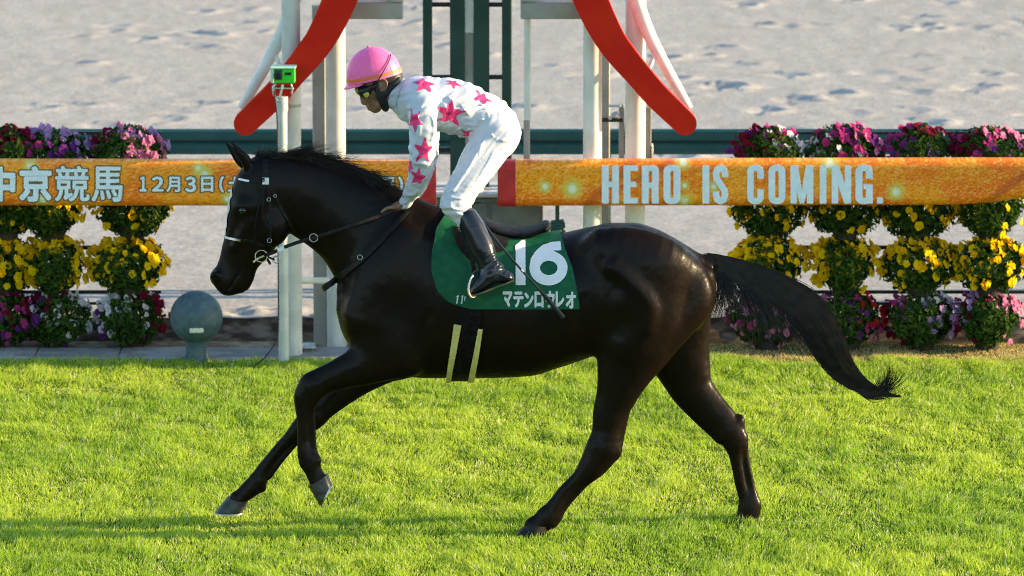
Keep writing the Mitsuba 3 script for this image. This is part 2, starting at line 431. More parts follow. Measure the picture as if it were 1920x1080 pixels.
put('sand_bank', (bv.reshape(-1, 3), np.stack([a, a + rows_, a + rows_ + 1, a + 1], -1).reshape(-1, 4)), 'bank_mat', smooth=True, label='low dark crumbling bank at the edge of the sand', kind='structure')
put('turf', trimesh.Trimesh([[-900, -900, 0], [900, -900, 0], [900, 5.3, 0], [-900, 5.3, 0]], [[0, 1, 2], [0, 2, 3]]), 'turf_mat', smooth=False, label='soil of the turf course under the grass', kind='structure')
put('soil_strip', bevel_box(-5.6, 0.62, 4.80, 5.10, -0.05, 0.012, 0.003), 'soil_mat', label='narrow strip of bare pale soil below the bank', kind='structure')
for k in range(14):
    x1 = 0.60 - k * 0.45
    put('kerb', bevel_box(x1 - 0.446, x1, 4.46, 4.79, -0.1, 0.02 + 0.003 * (k % 2), 0.006), 'concrete_mat', smooth=False, label='low grey concrete kerb between turf and soil', kind='structure')

# grass: every blade is real, one object
def make_grass():
    r = np.random.default_rng(3)
    n = 510000
    x = r.uniform(-3.7, 3.4, n)
    y = -1.75 + (GRASS_END + 0.10 + 1.75) * r.uniform(0, 1, n)
    right = x > 0.62
    y = np.where(right & (r.uniform(0, 1, n) < 0.12), r.uniform(4.2, 5.05, n), y)
    keep = (y < GRASS_END + 0.04 * r.normal(0, 1, n)) | (right & (y < 5.0))
    x, y, right = x[keep], y[keep], right[keep]
    p = np.stack([x, y, x * 0], -1)
    clump = meshkit.fbm(p * [2.2, 1.5, 1], 3, 1)
    fine = meshkit.fbm(p * [8, 5, 1], 3, 2)
    hole = np.clip((meshkit.fbm(p * [3.3, 2.0, 1], 3, 8) - 0.60) * 9, 0, 1)              # dents pressed by hoofs
    h = 0.013 + 0.016 * clump + 0.060 * np.clip(fine - 0.40, -.1, 1) + 0.007 * r.normal(0, 1, len(x))
    h = np.clip(h * (1 - 0.40 * hole), 0.010, 0.09)
    dry = np.clip((y - 4.36 - 0.25 * (meshkit.fbm(p * [5, 5, 1], 2, 6) - 0.5)) / 0.22, 0, 1) * right
    h = h * (1 - 0.45 * dry)
    ang = r.uniform(0, 2 * math.pi, len(x)) * 1.0
    la = meshkit.fbm(p * [1.7, 1.7, 1], 2, 31) * 4 * math.pi
    lean = h * (0.30 + 0.75 * r.uniform(0, 1, len(x)))
    lx = lean * (np.cos(ang) * 0.7 + np.cos(la) * 0.55)
    ly = lean * (np.sin(ang) * 0.7 + np.sin(la) * 0.55)
    w = 0.0016 + 0.0018 * r.uniform(0, 1, len(x)) ** 2
    face = r.uniform(0, math.pi, len(x))
    wx, wy = np.cos(face) * w, np.sin(face) * w
    z = np.zeros_like(x)
    rows = [(0.0, 1.0, 0.0), (0.55, 0.85, 0.32)]
    v = []
    for t, ww, bend in rows:
        v += [np.stack([x + lx * bend - wx * ww, y + ly * bend - wy * ww, z + h * t], -1), np.stack([x + lx * bend + wx * ww, y + ly * bend + wy * ww, z + h * t], -1)]
    v.append(np.stack([x + lx, y + ly, h * 0.98], -1))
    v = np.stack(v, 1)
    m = len(x)
    b = (np.arange(m) * 5)[:, None]
    f = np.concatenate([b + [0, 1, 3], b + [0, 3, 2], b + [2, 3, 4]], 0)
    t1, t2 = r.uniform(0, 1, m), meshkit.fbm(p * [1.3, 1.3, 1], 3, 44)
    c = np.array([0.36, 0.52, 0.046]) * (1 - t1)[:, None] + np.array([0.55, 0.68, 0.088]) * t1[:, None]
    mixd = np.clip((t2 - 0.36) * 2.6, 0, 1)[:, None] * 0.6
    c = c * (1 - mixd) + np.array([0.20, 0.39, 0.038]) * mixd
    glint_blades = (r.uniform(0, 1, m) < 0.06 + 0.05 * hole)[:, None]  # scattered pale blades: sun glints on the grass, painted into blade colour
    c = np.where(glint_blades, np.array([0.72, 0.70, 0.46]), c)
    dd = (r.uniform(0, 1, m) < dry * 0.93)[:, None]
    c = np.where(dd, np.array([0.58, 0.45, 0.22]) * (0.75 + 0.5 * t1[:, None]), c)
    return (v.reshape(-1, 3), f), np.repeat(c, 5, 0)
gm, gc = make_grass()
put('grass', gm, 'grass_mat', smooth=False, color=gc, label='bright green short grass of the turf course', cat='grass', kind='stuff')
del gm, gc

# ================================================================ POSTS, RAIL, FINISH FRAME
def post(name, px, half_px, r_top, y, label, cat='post', mat='white_paint', square=False, group=None, depth=None, parent=None, z0=-0.02, z1=None):
    x = P(px, 450, y)[0]
    rad = half_px * MPP(y)
    top = P(px, r_top, y)[2] if z1 is None else z1
    if square:
        m = bevel_box(x - rad, x + rad, y - (depth or rad), y + (depth or rad), z0, top, 0.006)
        return put(name, m, mat, parent, smooth=False, label=label, cat=cat, group=group)
    m = lathe([[0, z0], [rad, z0], [rad, top - 0.01], [rad - 0.006, top], [0, top]], [x, y, 0], 36)
    return put(name, m, mat, parent, smooth=30, label=label, cat=cat, group=group)

# running rail behind
rail = thing('running_rail', 'long dark teal rail of two boards running across behind the posts', 'rail')
YR = 6.0
for nm, r0, r1, off in (('upper_board', 243, 265, 0.0), ('lower_board', 267.5, 290, 0.012)):
    b = px_box(0, 1920, r0, r1, YR + off, YR + off + 0.05, 0.012)
    b.apply_scale([1.35, 1, 1])
    put(nm, b, 'teal_paint', rail, smooth=30)
g_ = px_box(0, 1920, 264, 268.5, YR + 0.022, YR + 0.045, 0.002); g_.apply_scale([1.34, 1, 1])
put('backing_strip', g_, 'teal_groove', rail, smooth=False)
for px in (-160, 601, 1136, 2080):
    x = P(px, 270, YR + 0.1)[0]
    put('rail_post', bevel_box(x - 0.03, x + 0.03, YR + 0.075, YR + 0.135, 0.0, P(px, 250, YR)[2], 0.004), 'teal_paint', rail, smooth=False)

post('frame_post', 548, 17.5, -300, 4.56, 'white round post standing behind the pole with the green camera', 'post', 'greyer_white_paint')
lathe_band = lathe([[0, P(548, 200, 4.56)[2]], [18.6 * MPP(4.56), P(548, 200, 4.56)[2]], [18.6 * MPP(4.56), P(548, 194, 4.56)[2]], [0, P(548, 194, 4.56)[2]]], [P(548, 450, 4.56)[0], 4.56, 0], 36)
put('clamp_band', lathe_band, 'grey_paint', 'frame_post', smooth=30)
post('frame_post', 630.5, 18.5, 20, 4.85, 'white round post next to the grey square post, left of the jockey', 'post', 'greyer_white_paint')
post('frame_post', 1110.5, 17.5, 30, 4.62, 'white round post left of the brown-grey square post under the right red arm', 'post')
post('frame_post', 1190.5, 19, -300, 4.70, 'white round post crossed by the right red arm, rightmost of the posts', 'post')
post('square_post', 600, 12.5, 8, 4.95, 'grey square post between two white posts left of the jockey', 'post', 'grey_paint', True)
post('square_post', 1133, 10, 8, 4.95, 'narrow grey square post right behind a white post under the right red arm', 'post', 'grey_paint', True)
# cross bar of the left posts
cb = sweep([P(555, 526, 4.56), P(622, 526, 4.85)], 0.018, 16)
put('cross_bar', cb, 'white_paint', smooth=30, label='short white cross bar joining two posts behind the horse\'s chest', cat='bar')
# electrical cabinet and bracket on the right post
cab = thing('junction_box', 'narrow grey metal box mounted upright beside the rightmost white post', 'box')
put('case', px_box(1209.5, 1221.5, 200, 300, 4.74, 4.86, 0.005), 'box_grey', cab, smooth=False)
put('cover_edge', px_box(1222, 1225, 274, 318, 4.73, 4.84, 0.002), 'white_paint', cab, smooth=False)
put('cap', px_box(1207, 1224, 196, 203, 4.73, 4.87, 0.004), 'grey_paint', cab, smooth=False)
put('conduit', px_box(1160.5, 1170.5, 196, 318, 4.80, 4.84, 0.004), 'grey_paint', cab, smooth=False)
br = thing('clamp_bracket', 'small metal clamp bracket fixed between two posts on the right', 'bracket')
put('arm', px_box(1126, 1168, 222, 229, 4.70, 4.74, 0.004), 'black_metal', br, smooth=False)
put('arm', px_box(1140, 1164, 197, 201, 4.76, 4.79, 0.002), 'steel', br, smooth=False)
put('clamp', sweep(P([1143, 1149, 1156, 1161], [224, 214, 211, 222], 4.70), 0.010, 10), 'steel', br)
put('bolt', sweep([P(1147, 219, 4.70), P(1158, 217, 4.66)], 0.008, 8), 'steel', br)

# red arms of the finish frame, with the white tube behind each
CL = [(460, 232, 22), (485, 208, 23), (514, 180, 23.5), (546, 143, 24), (574, 110, 26), (597, 80, 27.5), (618, 42, 30), (637, 0, 31.5), (659, -55, 32.5), (684, -125, 33), (706, -200, 33), (724, -285, 33), (738, -370, 33)]
TL = [(452, 203, 7.5), (475, 164, 10), (504, 112, 11.5), (530, 59, 12.5), (551, 0, 13), (569, -60, 13), (590, -130, 13), (612, -205, 13), (632, -290, 13), (646, -372, 13)]
def band(nodes, y0, y1):
    c = curve([(x, z, 0, w) for x, z, w in nodes], 60)
    c = np.array(c)
    pts = c[:, :2]
    t = np.gradient(pts, axis=0); t /= np.linalg.norm(t, axis=1, keepdims=True)
    nrm = np.stack([-t[:, 1], t[:, 0]], 1)
    L, R = pts + nrm * c[:, 3:4], pts - nrm * c[:, 3:4]
    e = math.atan2(-t[0, 1], -t[0, 0])
    cap = [pts[0] + c[0, 3] * np.array([math.cos(e + s), math.sin(e + s)]) for s in np.linspace(math.pi / 2, -math.pi / 2, 18)]
    return Polygon(list(map(tuple, L[::-1])) + [tuple(q) for q in cap][::-1] + list(map(tuple, R))).buffer(0)
def px_poly(poly, y):
    """A polygon drawn in photo positions as a real-size polygon in the plane at depth y: (x, z)."""
    def ring(r):
        a = np.array(r.coords)
        p = P(a[:, 0], a[:, 1], y)
        return p[:, [0, 2]]
    geoms = getattr(poly, 'geoms', [poly])
    return unary_union([Polygon(ring(g.exterior), [ring(i) for i in g.interiors]).buffer(0) for g in geoms])
for side, nm in ((0, 'left'), (1, 'right')):
    fl = lambda a: a if side == 0 else [(1744.5 - q[0], *q[1:]) for q in a]
    arm = thing('finish_frame_arm', f'large curved red arm with a white tube behind it, {nm} of the jockey', 'finish frame')
    y0 = 4.45
    m = extrude(px_poly(band(fl(CL), 0, 0), y0), 0.10)
    m.apply_translation([0, y0 + 0.10, 0])
    put('red_panel', m, 'red_paint', arm, smooth=40)
    tb = curve([[*P(x, z, 4.63), r * MPP(4.63)] for x, z, r in fl(TL)], 50)
    put('tube', sweep(tb[:, :3], tb[:, 3], 20), 'white_paint', arm, smooth=40)
    for k in (8, 25, 42):
        c = curve([(x, z, 0) for x, z, w in fl(CL)], 50)[k]
        put('spacer', sweep([P(c[0], c[1], y0 + 0.095), tb[min(k + 2, 49), :3]], 0.012, 8), 'white_paint', arm)

# grey board frames, only their lower corners in view
for x0, x1, sgn, nm in ((615, 755.5, 1, 'left'), (976, 1140, -1, 'right')):
    fr = thing('board_frame', f'grey metal board frame at the top edge, lower corner showing {nm} of the green mast', 'frame')
    y0 = 4.60
    put('bottom_rail', px_box(x0, x1, 6, 36, y0, y0 + 0.09, 0.005), 'grey_paint', fr, smooth=False)
    xs = (x1 - 31, x1) if sgn == 1 else (x0, x0 + 31)
    put('side_rail', px_box(*xs, -420, 5.2, y0, y0 + 0.088, 0.005), 'grey_paint', fr, smooth=False)
    xp = (x0, x1 - 32) if sgn == 1 else (x0 + 32, x1)
    put('panel', px_box(*xp, -420, 5.2, y0 + 0.05, y0 + 0.07, 0.003), 'white_paint', fr, smooth=False)

# dark green mast with ladders
mast = thing('finish_mast', 'tall dark green steel mast of four uprights with ladder rungs behind the jockey', 'mast')
YM = 5.0
for x0, x1 in ((792.5, 810), (843.5, 871.5), (888, 917.5), (941, 960)):
    put('upright', px_box(x0, x1, -320, 366 if x0 > 830 and x1 < 930 else 345, YM, YM + 0.09, 0.005), 'dark_green_paint', mast, smooth=False)
put('infill', px_box(870.5, 889, -320, 61, YM + 0.02, YM + 0.07, 0.003), 'white_paint', mast, smooth=False)
put('infill', px_box(870.5, 889, 63, 360, YM + 0.02, YM + 0.07, 0.003), 'grey_paint', mast, smooth=False)
for r0 in (-130, 5, 141, 277):
    put('rung', px_box(809, 845, r0, r0 + 8, YM + 0.03, YM + 0.06, 0.003), 'black_metal', mast, smooth=False)
    put('rung', px_box(916, 942.5, r0, r0 + 8, YM + 0.03, YM + 0.06, 0.003), 'black_metal', mast, smooth=False)
cbx = thing('control_cabinet', 'low grey cabinet with a pale top under the green mast, behind the saddle', 'cabinet')
ct = P(917, 367, 4.75)
put('case', bevel_box(P(818, 420, 4.75)[0], P(1018, 420, 4.75)[0], 4.75, 5.20, 0, ct[2] - 0.01, 0.008), 'box_grey', cbx, smooth=False)
put('lid', bevel_box(P(815, 420, 4.75)[0], P(1021, 420, 4.75)[0], 4.73, 5.22, ct[2] - 0.008, ct[2] + 0.012, 0.006), 'box_top', cbx, smooth=False)
for k in (0, 1):
    xa, xb = P(824 + 98 * k, 420, 4.75)[0], P(914 + 98 * k, 420, 4.75)[0]
    put('door', bevel_box(xa, xb, 4.738, 4.7495, 0.06, ct[2] - 0.04, 0.003), 'box_grey', cbx, smooth=False)
# the mast stands on the cabinet's rear half; thin pole to the right
pl = thing('thin_pole', 'thin upright pole, white above and grey below, right of the jockey', 'pole')
x = P(989, 450, 4.7)[0]
put('upper_tube', lathe([[0, P(989, 225, 4.7)[2]], [6.6 * MPP(4.7), P(989, 225, 4.7)[2]], [6.6 * MPP(4.7), P(989, 30, 4.7)[2]], [0, P(989, 30, 4.7)[2]]], [x, 4.7, 0], 24), 'white_paint', pl)
put('lower_tube', lathe([[0, 0.9], [6.0 * MPP(4.7), 0.9], [6.0 * MPP(4.7), P(989, 225.5, 4.7)[2]], [0, P(989, 225.5, 4.7)[2]]], [x - 0.004, 4.7, 0], 24), 'grey_paint', pl)
hp = thing('hose_post', 'slim green post with a coiled green hose, right of the grey cabinet', 'post')
put('upright', sweep([P(1045, 640, 4.55), P(1045, 372, 4.55)], 0.011, 12), 'dark_green_paint', hp)
ang = np.linspace(0, 2 * math.pi * 5, 90)
put('coil', sweep(np.stack([P(1045, 425, 4.55)[0] + 0.030 * np.cos(ang) * (1 + 0.2 * np.sin(ang * 0.37)), 4.55 + 0.03 * np.sin(ang), P(1045, 440, 4.55)[2] + 0.075 * ang / ang[-1]], 1), 0.011, 8), 'dark_green_paint', hp)

# camera pole with the green camera housing
cp = thing('camera_pole', 'white pole in front of a post, carrying the green camera at the left red arm', 'pole')
YC = 4.36
x = P(530.5, 450, YC)[0]
put('tube', lathe([[0, 0], [9.6 * MPP(YC), 0], [9.6 * MPP(YC), P(530, 206, YC)[2]], [0, P(530, 206, YC)[2]]], [x, YC, 0], 28), 'greyer_white_paint', cp)
put('sleeve', lathe([[0, P(530, 207, YC)[2]], [11 * MPP(YC), P(530, 207, YC)[2]], [11 * MPP(YC), P(530, 181, YC)[2]], [0, P(530, 181, YC)[2]]], [x, YC, 0], 28), 'greyer_white_paint', cp)
put('bracket', trimesh.util.concatenate([sweep(P([518, 512, 513, 519, 528], [157, 163, 176, 188, 191], YC - 0.03), 0.007, 8), sweep(P([530, 528, 524], [158, 170, 184], YC - 0.03), 0.006, 8), sweep(P([545, 549, 547], [158, 166, 176], YC), 0.005, 8), px_box(512, 550, 164, 167, YC - 0.03, YC + 0.03, 0.002)]), 'steel', cp)
gc_ = thing('finish_camera', 'small bright green camera housing with a dark lens on the white pole', 'camera')
yc0 = YC - 0.06
put('housing', px_box(514, 553, 129, 156, yc0, yc0 + 0.13, 0.004), 'green_case', gc_, smooth=False)
put('lid', bevel_box(P(507, 140, yc0)[0], P(555, 140, yc0)[0], yc0 - 0.012, yc0 + 0.135, P(530, 129, yc0)[2] + 0.001, P(530, 127, yc0)[2] + 0.001, 0.002), 'green_case_pale', gc_, smooth=False)
put('side_plate', px_box(507, 513.5, 129, 156, yc0 - 0.01, yc0 + 0.13, 0.003), 'green_case_pale', gc_, smooth=False)
lx = P(522, 141, yc0)
put('lens_plate', px_box(515.5, 529, 131, 150, yc0 - 0.006, yc0 - 0.0005, 0.001), 'dark_green_paint', gc_, smooth=False)
lens = lathe([[0, 0], [0.015, 0], [0.017, 0.022], [0.012, 0.024], [0.010, 0.016], [0, 0.014]], [0, 0, 0], 24)
lens.apply_transform(trimesh.transformations.rotation_matrix(math.pi / 2, [1, 0, 0])); lens.apply_translation([lx[0], yc0 - 0.006, lx[2]])
put('lens', lens, 'black_plastic', gc_)
put('slot', px_box(534, 546, 136, 141, yc0 - 0.004, yc0 - 0.0005, 0.001), 'black_plastic', gc_, smooth=False)
put('cable', sweep(curve([P(514, 170, YC - .05), P(520, 235, YC - .04), P(521, 400, YC - .045), P(522, 560, YC - .05), P(521, 630, YC - .06), P(505, 660, YC - .1), [*P(480, 688, YC - .12)[:2], 0.02], [*P(468, 690, YC - .12)[:2], 0.006]], 60), 0.004, 7), 'cable_mat', smooth=60, label='dark cable running down the camera pole into the grass', cat='cable')
ub = thing('utility_bin', 'small dark metal fitting on the ground between the left posts', 'fitting')
put('base', px_box(566, 588, 655, 690, 4.62, 4.70, 0.006), 'box_grey', ub, smooth=False)
put('rim', px_box(563, 591, 648, 654.5, 4.61, 4.71, 0.003), 'steel', ub, smooth=False)

# round bollard
bo = thing('round_bollard', 'dark teal ball-shaped bollard on a short neck at the turf edge', 'bollard')
YB = 4.42
c = P(368, 594, YB); s = MPP(YB)
R = 49.5 * s
prof = [[0, c[2] + R]] + [[R * math.sin(t), c[2] + R * math.cos(t)] for t in np.linspace(0.06, 2.62, 40)]
nr = 19.5 * s
prof += [[nr + 0.012, c[2] - R * 0.90], [nr + 0.002, c[2] - R * 0.98], [nr, 0.06], [nr + 0.008, 0.02], [nr + 0.01, -0.02], [0, -0.02]]
put('ball', lathe(prof[::-1], [c[0], YB, 0], 56), 'ball_mat', bo, smooth=50)
lab = trimesh.creation.box([26 * s, 0.012, 9 * s]).subdivide().subdivide()
lab.apply_translation([P(371, 612, YB)[0], 0, P(371, 612, YB)[2]])
rr = np.sqrt(np.maximum(R ** 2 - (lab.vertices[:, 2] - c[2]) ** 2 - (lab.vertices[:, 0] - c[0]) ** 2, 0))
lab.vertices[:, 1] = YB - rr - 0.005 + lab.vertices[:, 1] * 0.5
put('name_plate', lab, 'label_white', bo, smooth=False)

# ================================================================ LETTERING
GLYPHS = {
    '中': '10,132 13,138 19,142 83,142 83,170 91,177 109,177 114,173 116,142 184,141 189,133 188,34 182,29 164,29 158,33 156,40 116,40 115,-19 109,-25 88,-24 83,-17 83,40 43,40 41,32 35,28 17,28 11,33|116,73 156,73 156,109 116,109|43,73 83,73 83,109 43,109',
    '京': '81,152 75,162 76,169 81,173 100,178 105,174 118,152 191,151 195,146 195,127 187,121 13,121 5,127 5,146 11,152/17,-17 3,-3 4,4 24,23 41,46 34,47 30,53 30,112 33,118 164,120 170,117 172,52 167,47 156,46 192,5 194,-5 189,-11 177,-19 167,-16 130,30 130,38 141,46 117,46 117,-4 114,-14 106,-21 92,-25 61,-25 56,-21 51,-7 52,0 56,4 85,5 85,46 57,46 67,41 68,31 50,6 27,-17|60,75 141,75 141,91 60,91',
    '競': '84,-11 83,-4 98,4 108,15 116,41 116,46 106,46 103,49 104,93 181,93 182,49 179,46 164,46 164,4 164,2 177,2 181,22 195,18 196,0 192,-11 182,-17 158,-18 146,-11 144,-4 144,46 138,46 131,16 122,-1 111,-11 93,-20|122,64 162,64 162,76 122,76/12,153 15,156 42,156 40,169 52,172 59,171 65,156 95,156 98,153 102,156 129,156 126,168 143,172 152,156 186,155 185,139 169,138 174,133 169,118 190,117 191,101 188,98 11,99 9,102 9,116 28,118 23,133 30,138 13,138|155,138 127,138 136,118 148,118|118,138 101,138 98,141 96,138 81,138 87,133 82,118 115,118 110,133|68,138 39,138 49,118 61,118/8,-10 7,-3 18,5 26,21 32,45 21,46 18,49 18,93 22,96 91,95 92,48 90,46 80,46 80,22 99,29 103,20 103,13 66,-10 60,-10 54,4 60,16 60,46 52,46 48,21 36,-6 19,-19|38,64 72,64 72,78 38,78',
    '馬': '29,158 33,162 177,161 178,145 175,141 114,141 114,129 167,129 171,127 171,113 168,109 114,109 114,97 169,97 170,78 114,77 114,65 190,64 186,7 182,-9 176,-16 166,-20 135,-20 128,-4 131,2 159,2 164,19 166,44 140,44 158,15 155,10 142,5 122,34 123,40 132,44 30,45|52,129 91,129 91,141 52,141|52,109 52,97 91,97 91,109|52,65 91,65 91,77 52,77/91,28 92,38 101,40 109,38 121,7 119,-3 109,-6 102,-5/62,-10 55,33 58,37 75,36 82,4 80,-9 67,-12/6,-3 18,15 27,42 34,43 46,39 47,32 42,13 28,-13 23,-18 16,-18 5,-10',
    '1': '12,15 17,21 44,21 44,119 20,120 18,139 52,153 71,153 75,147 75,21 102,20 104,-2 98,-6 17,-6 12,-1',
    '2': '4,122 2,130 13,141 37,154 66,154 79,148 91,138 100,114 98,87 80,53 53,22 104,21 107,16 105,-5 9,-6 4,-4 4,14 54,67 66,87 70,109 64,122 53,128 35,123 20,111 15,112',
    '3': '2,11 0,20 13,35 19,34 37,21 53,18 69,25 75,36 74,47 68,55 56,61 34,63 30,68 32,88 53,91 66,99 70,114 66,122 59,127 48,128 20,114 6,128 6,135 23,148 44,155 67,154 83,147 95,135 101,118 99,97 94,87 83,78 97,67 105,51 106,33 100,15 86,0 60,-9 43,-9 26,-5',
    '4': '-1,57 59,149 64,153 89,151 91,61 107,61 111,55 109,37 105,34 91,34 89,-4 68,-6 63,-3 62,34 1,35 -2,39|35,61 62,61 62,102 61,100',
    '月': '2,-11 0,-3 20,22 32,54 35,75 37,161 42,164 168,162 170,-2 166,-11 160,-17 148,-21 110,-22 106,-19 99,-2 102,5 142,6 142,40 57,40 43,5 23,-20 14,-22|61,67 142,67 142,89 63,89|63,115 142,115 142,137 63,137',
    '日': '29,155 35,161 166,161 171,159 172,-13 170,-18 148,-19 144,-15 144,-7 57,-7 57,-16 53,-20 30,-18|57,20 144,20 144,64 57,64|57,134 57,91 144,91 144,134',
    '(': '13,41 16,103 28,141 42,166 53,169 63,163 65,157 45,108 40,78 40,47 47,9 65,-34 62,-40 51,-45 41,-40 20,5',
    '土': '6,-12 4,8 8,13 86,13 86,83 21,83 17,88 17,103 23,110 86,110 86,168 89,173 108,174 114,169 114,110 177,110 182,107 183,88 179,83 114,83 114,13 192,13 196,7 196,-8 192,-13 11,-14',
    ')': '3,-36 19,4 28,50 24,102 14,134 3,156 6,165 21,170 30,159 48,118 55,79 55,45 43,-8 26,-41 18,-45 6,-40',
    '・': '74,84 79,95 86,100 108,103 123,91 127,82 127,69 115,53 106,49 93,49 77,61 73,70',
    'マ': '21,142 175,142 190,131 190,124 162,85 116,39 147,4 146,-1 132,-13 123,-13 92,24 44,65 41,72 55,86 60,87 96,58 124,83 149,116 19,116 16,120 17,139',
    'テ': '91,77 18,76 14,80 14,98 18,103 183,103 188,98 188,80 184,76 118,77 115,49 106,25 86,-1 63,-15 46,-6 43,3 69,21 80,34 88,53/42,153 162,153 166,149 166,131 161,127 42,127 38,131 38,149',
    'ン': '34,-8 24,13 27,17 74,30 117,54 145,80 170,118 177,119 181,116 189,100 182,83 155,49 126,26 84,3 42,-9/31,130 30,138 42,150 49,151 95,115 100,108 101,102 88,89 81,88',
    'ロ': '24,-3 26,141 176,140 175,-6 153,-7 150,5 51,5 48,-6 29,-7|51,31 150,31 150,116 51,116',
    'ウ': '22,68 23,130 27,132 85,132 84,161 88,166 112,164 112,132 167,133 181,123 171,75 152,36 127,11 89,-9 72,-12 58,3 58,9 99,26 127,49 141,74 150,107 49,107 49,61 26,59',
    'レ': '41,3 40,149 43,154 64,154 69,150 68,24 124,50 153,72 169,90 176,89 186,75 184,66 156,39 106,9 55,-8',
    'オ': '15,22 13,28 16,34 66,66 99,100 24,99 20,104 22,125 111,125 110,159 114,162 132,162 137,157 136,125 180,126 184,124 185,105 182,101 137,100 138,6 129,-8 120,-11 94,-11 81,-10 77,-5 78,15 109,14 112,17 111,75 83,46 36,13 26,10',
}
def glyph(ch, x0, x1, r0, r1):
    """A Japanese character or digit fitted into a box of photo positions (x right, rows down)."""
    polys = [Polygon(*[rings[0], rings[1:]]) for rings in ([[tuple(map(int, q.split(','))) for q in ring.split()] for ring in part.split('|')] for part in GLYPHS[ch].split('/'))]
    g = unary_union([p.buffer(0) for p in polys])
    a, b, c, d = g.bounds
    return affinity.affine_transform(g, [(x1 - x0) / (c - a), 0, 0, -(r1 - r0) / (d - b), x0 - a * (x1 - x0) / (c - a), r1 + b * (r1 - r0) / (d - b)])
def rrect(x0, x1, y0, y1, r): return sbox(x0 + r, y0 + r, x1 - r, y1 - r).buffer(r, quad_segs=8)
def latin(ch, x0, x1, t, b, w=13.0, hw=10.5):
    """Condensed bold capitals, rows t (top) to b (bottom)."""
    B = lambda *a: sbox(*a)
    if ch == 'H': return unary_union([B(x0, t, x0 + w, b), B(x1 - w, t, x1, b), B(x0, (t + b) / 2 - hw / 2, x1, (t + b) / 2 + hw / 2)])
    if ch == 'E': return unary_union([B(x0, t, x0 + w, b), B(x0, t, x1, t + hw), B(x0, b - hw, x1, b), B(x0, (t + b) / 2 - hw / 2, x1 - 3, (t + b) / 2 + hw / 2)])
    if ch == 'I': return B(x0, t, x1, b)
    if ch == '.': return B(x0, b - (x1 - x0), x1, b)
    if ch == 'O': return rrect(x0, x1, t - 1, b + 1, 13).difference(rrect(x0 + w, x1 - w, t + hw, b - hw, 3))
    if ch == 'C': return rrect(x0, x1, t - 1, b + 1, 13).difference(rrect(x0 + w, x1 - w, t + hw, b - hw, 3)).difference(B(x1 - w - 0.1, t + 25, x1 + 1, b - 27))
    if ch == 'G': return unary_union([rrect(x0, x1, t - 1, b + 1, 13).difference(rrect(x0 + w, x1 - w, t + hw, b - hw, 3)).difference(B(x1 - w - 0.1, t + 25, x1 + 1, b - 36)), B(x1 - w, b - 36, x1, b), B(x0 + w + 2, b - 36, x1, b - 27)])
    if ch == 'R':
        m = (t + b) / 2 + 2
        bowl = rrect(x0, x1, t, m + hw / 2, 11).union(B(x0, t, x0 + w, m + hw / 2)).difference(rrect(x0 + w, x1 - w, t + hw, m - hw / 2, 2))
        return unary_union([bowl, B(x0, t, x0 + w, b), Polygon([(x1 - w - 1, m - 2), (x1 - 1, m - 2), (x1, b), (x1 - w, b)])])
    if ch == 'M': return unary_union([B(x0, t, x0 + w - 1, b), B(x1 - w + 1, t, x1, b), Polygon([(x0, t), (x0 + w + 1, t), ((x0 + x1) / 2 + 4, b), ((x0 + x1) / 2 - 4, b)]), Polygon([(x1, t), (x1 - w - 1, t), ((x0 + x1) / 2 - 4, b), ((x0 + x1) / 2 + 4, b)])])
    if ch == 'N': return unary_union([B(x0, t, x0 + w - 1, b), B(x1 - w + 1, t, x1, b), Polygon([(x0, t), (x0 + w, t), (x1, b), (x1 - w, b)])])
    if ch == 'S':
        xm, h = (x0 + x1) / 2, (b - t)
        p = [(x1 - w / 2, t + 22), (x1 - w / 2, t + 14), (x1 - w / 2 - 3, t + 7), (xm, t + 4.5), (x0 + w / 2 + 2, t + 8), (x0 + w / 2, t + 16), (x0 + w / 2 + 1, t + 24), (xm, t + h * .5), (x1 - w / 2 - 1, b - 24), (x1 - w / 2, b - 15), (x1 - w / 2 - 3, b - 7), (xm, b - 4.5), (x0 + w / 2 + 2, b - 8), (x0 + w / 2, b - 15), (x0 + w / 2, b - 23)]
        return LineString(p).buffer(w / 2 - 0.4, cap_style=2)

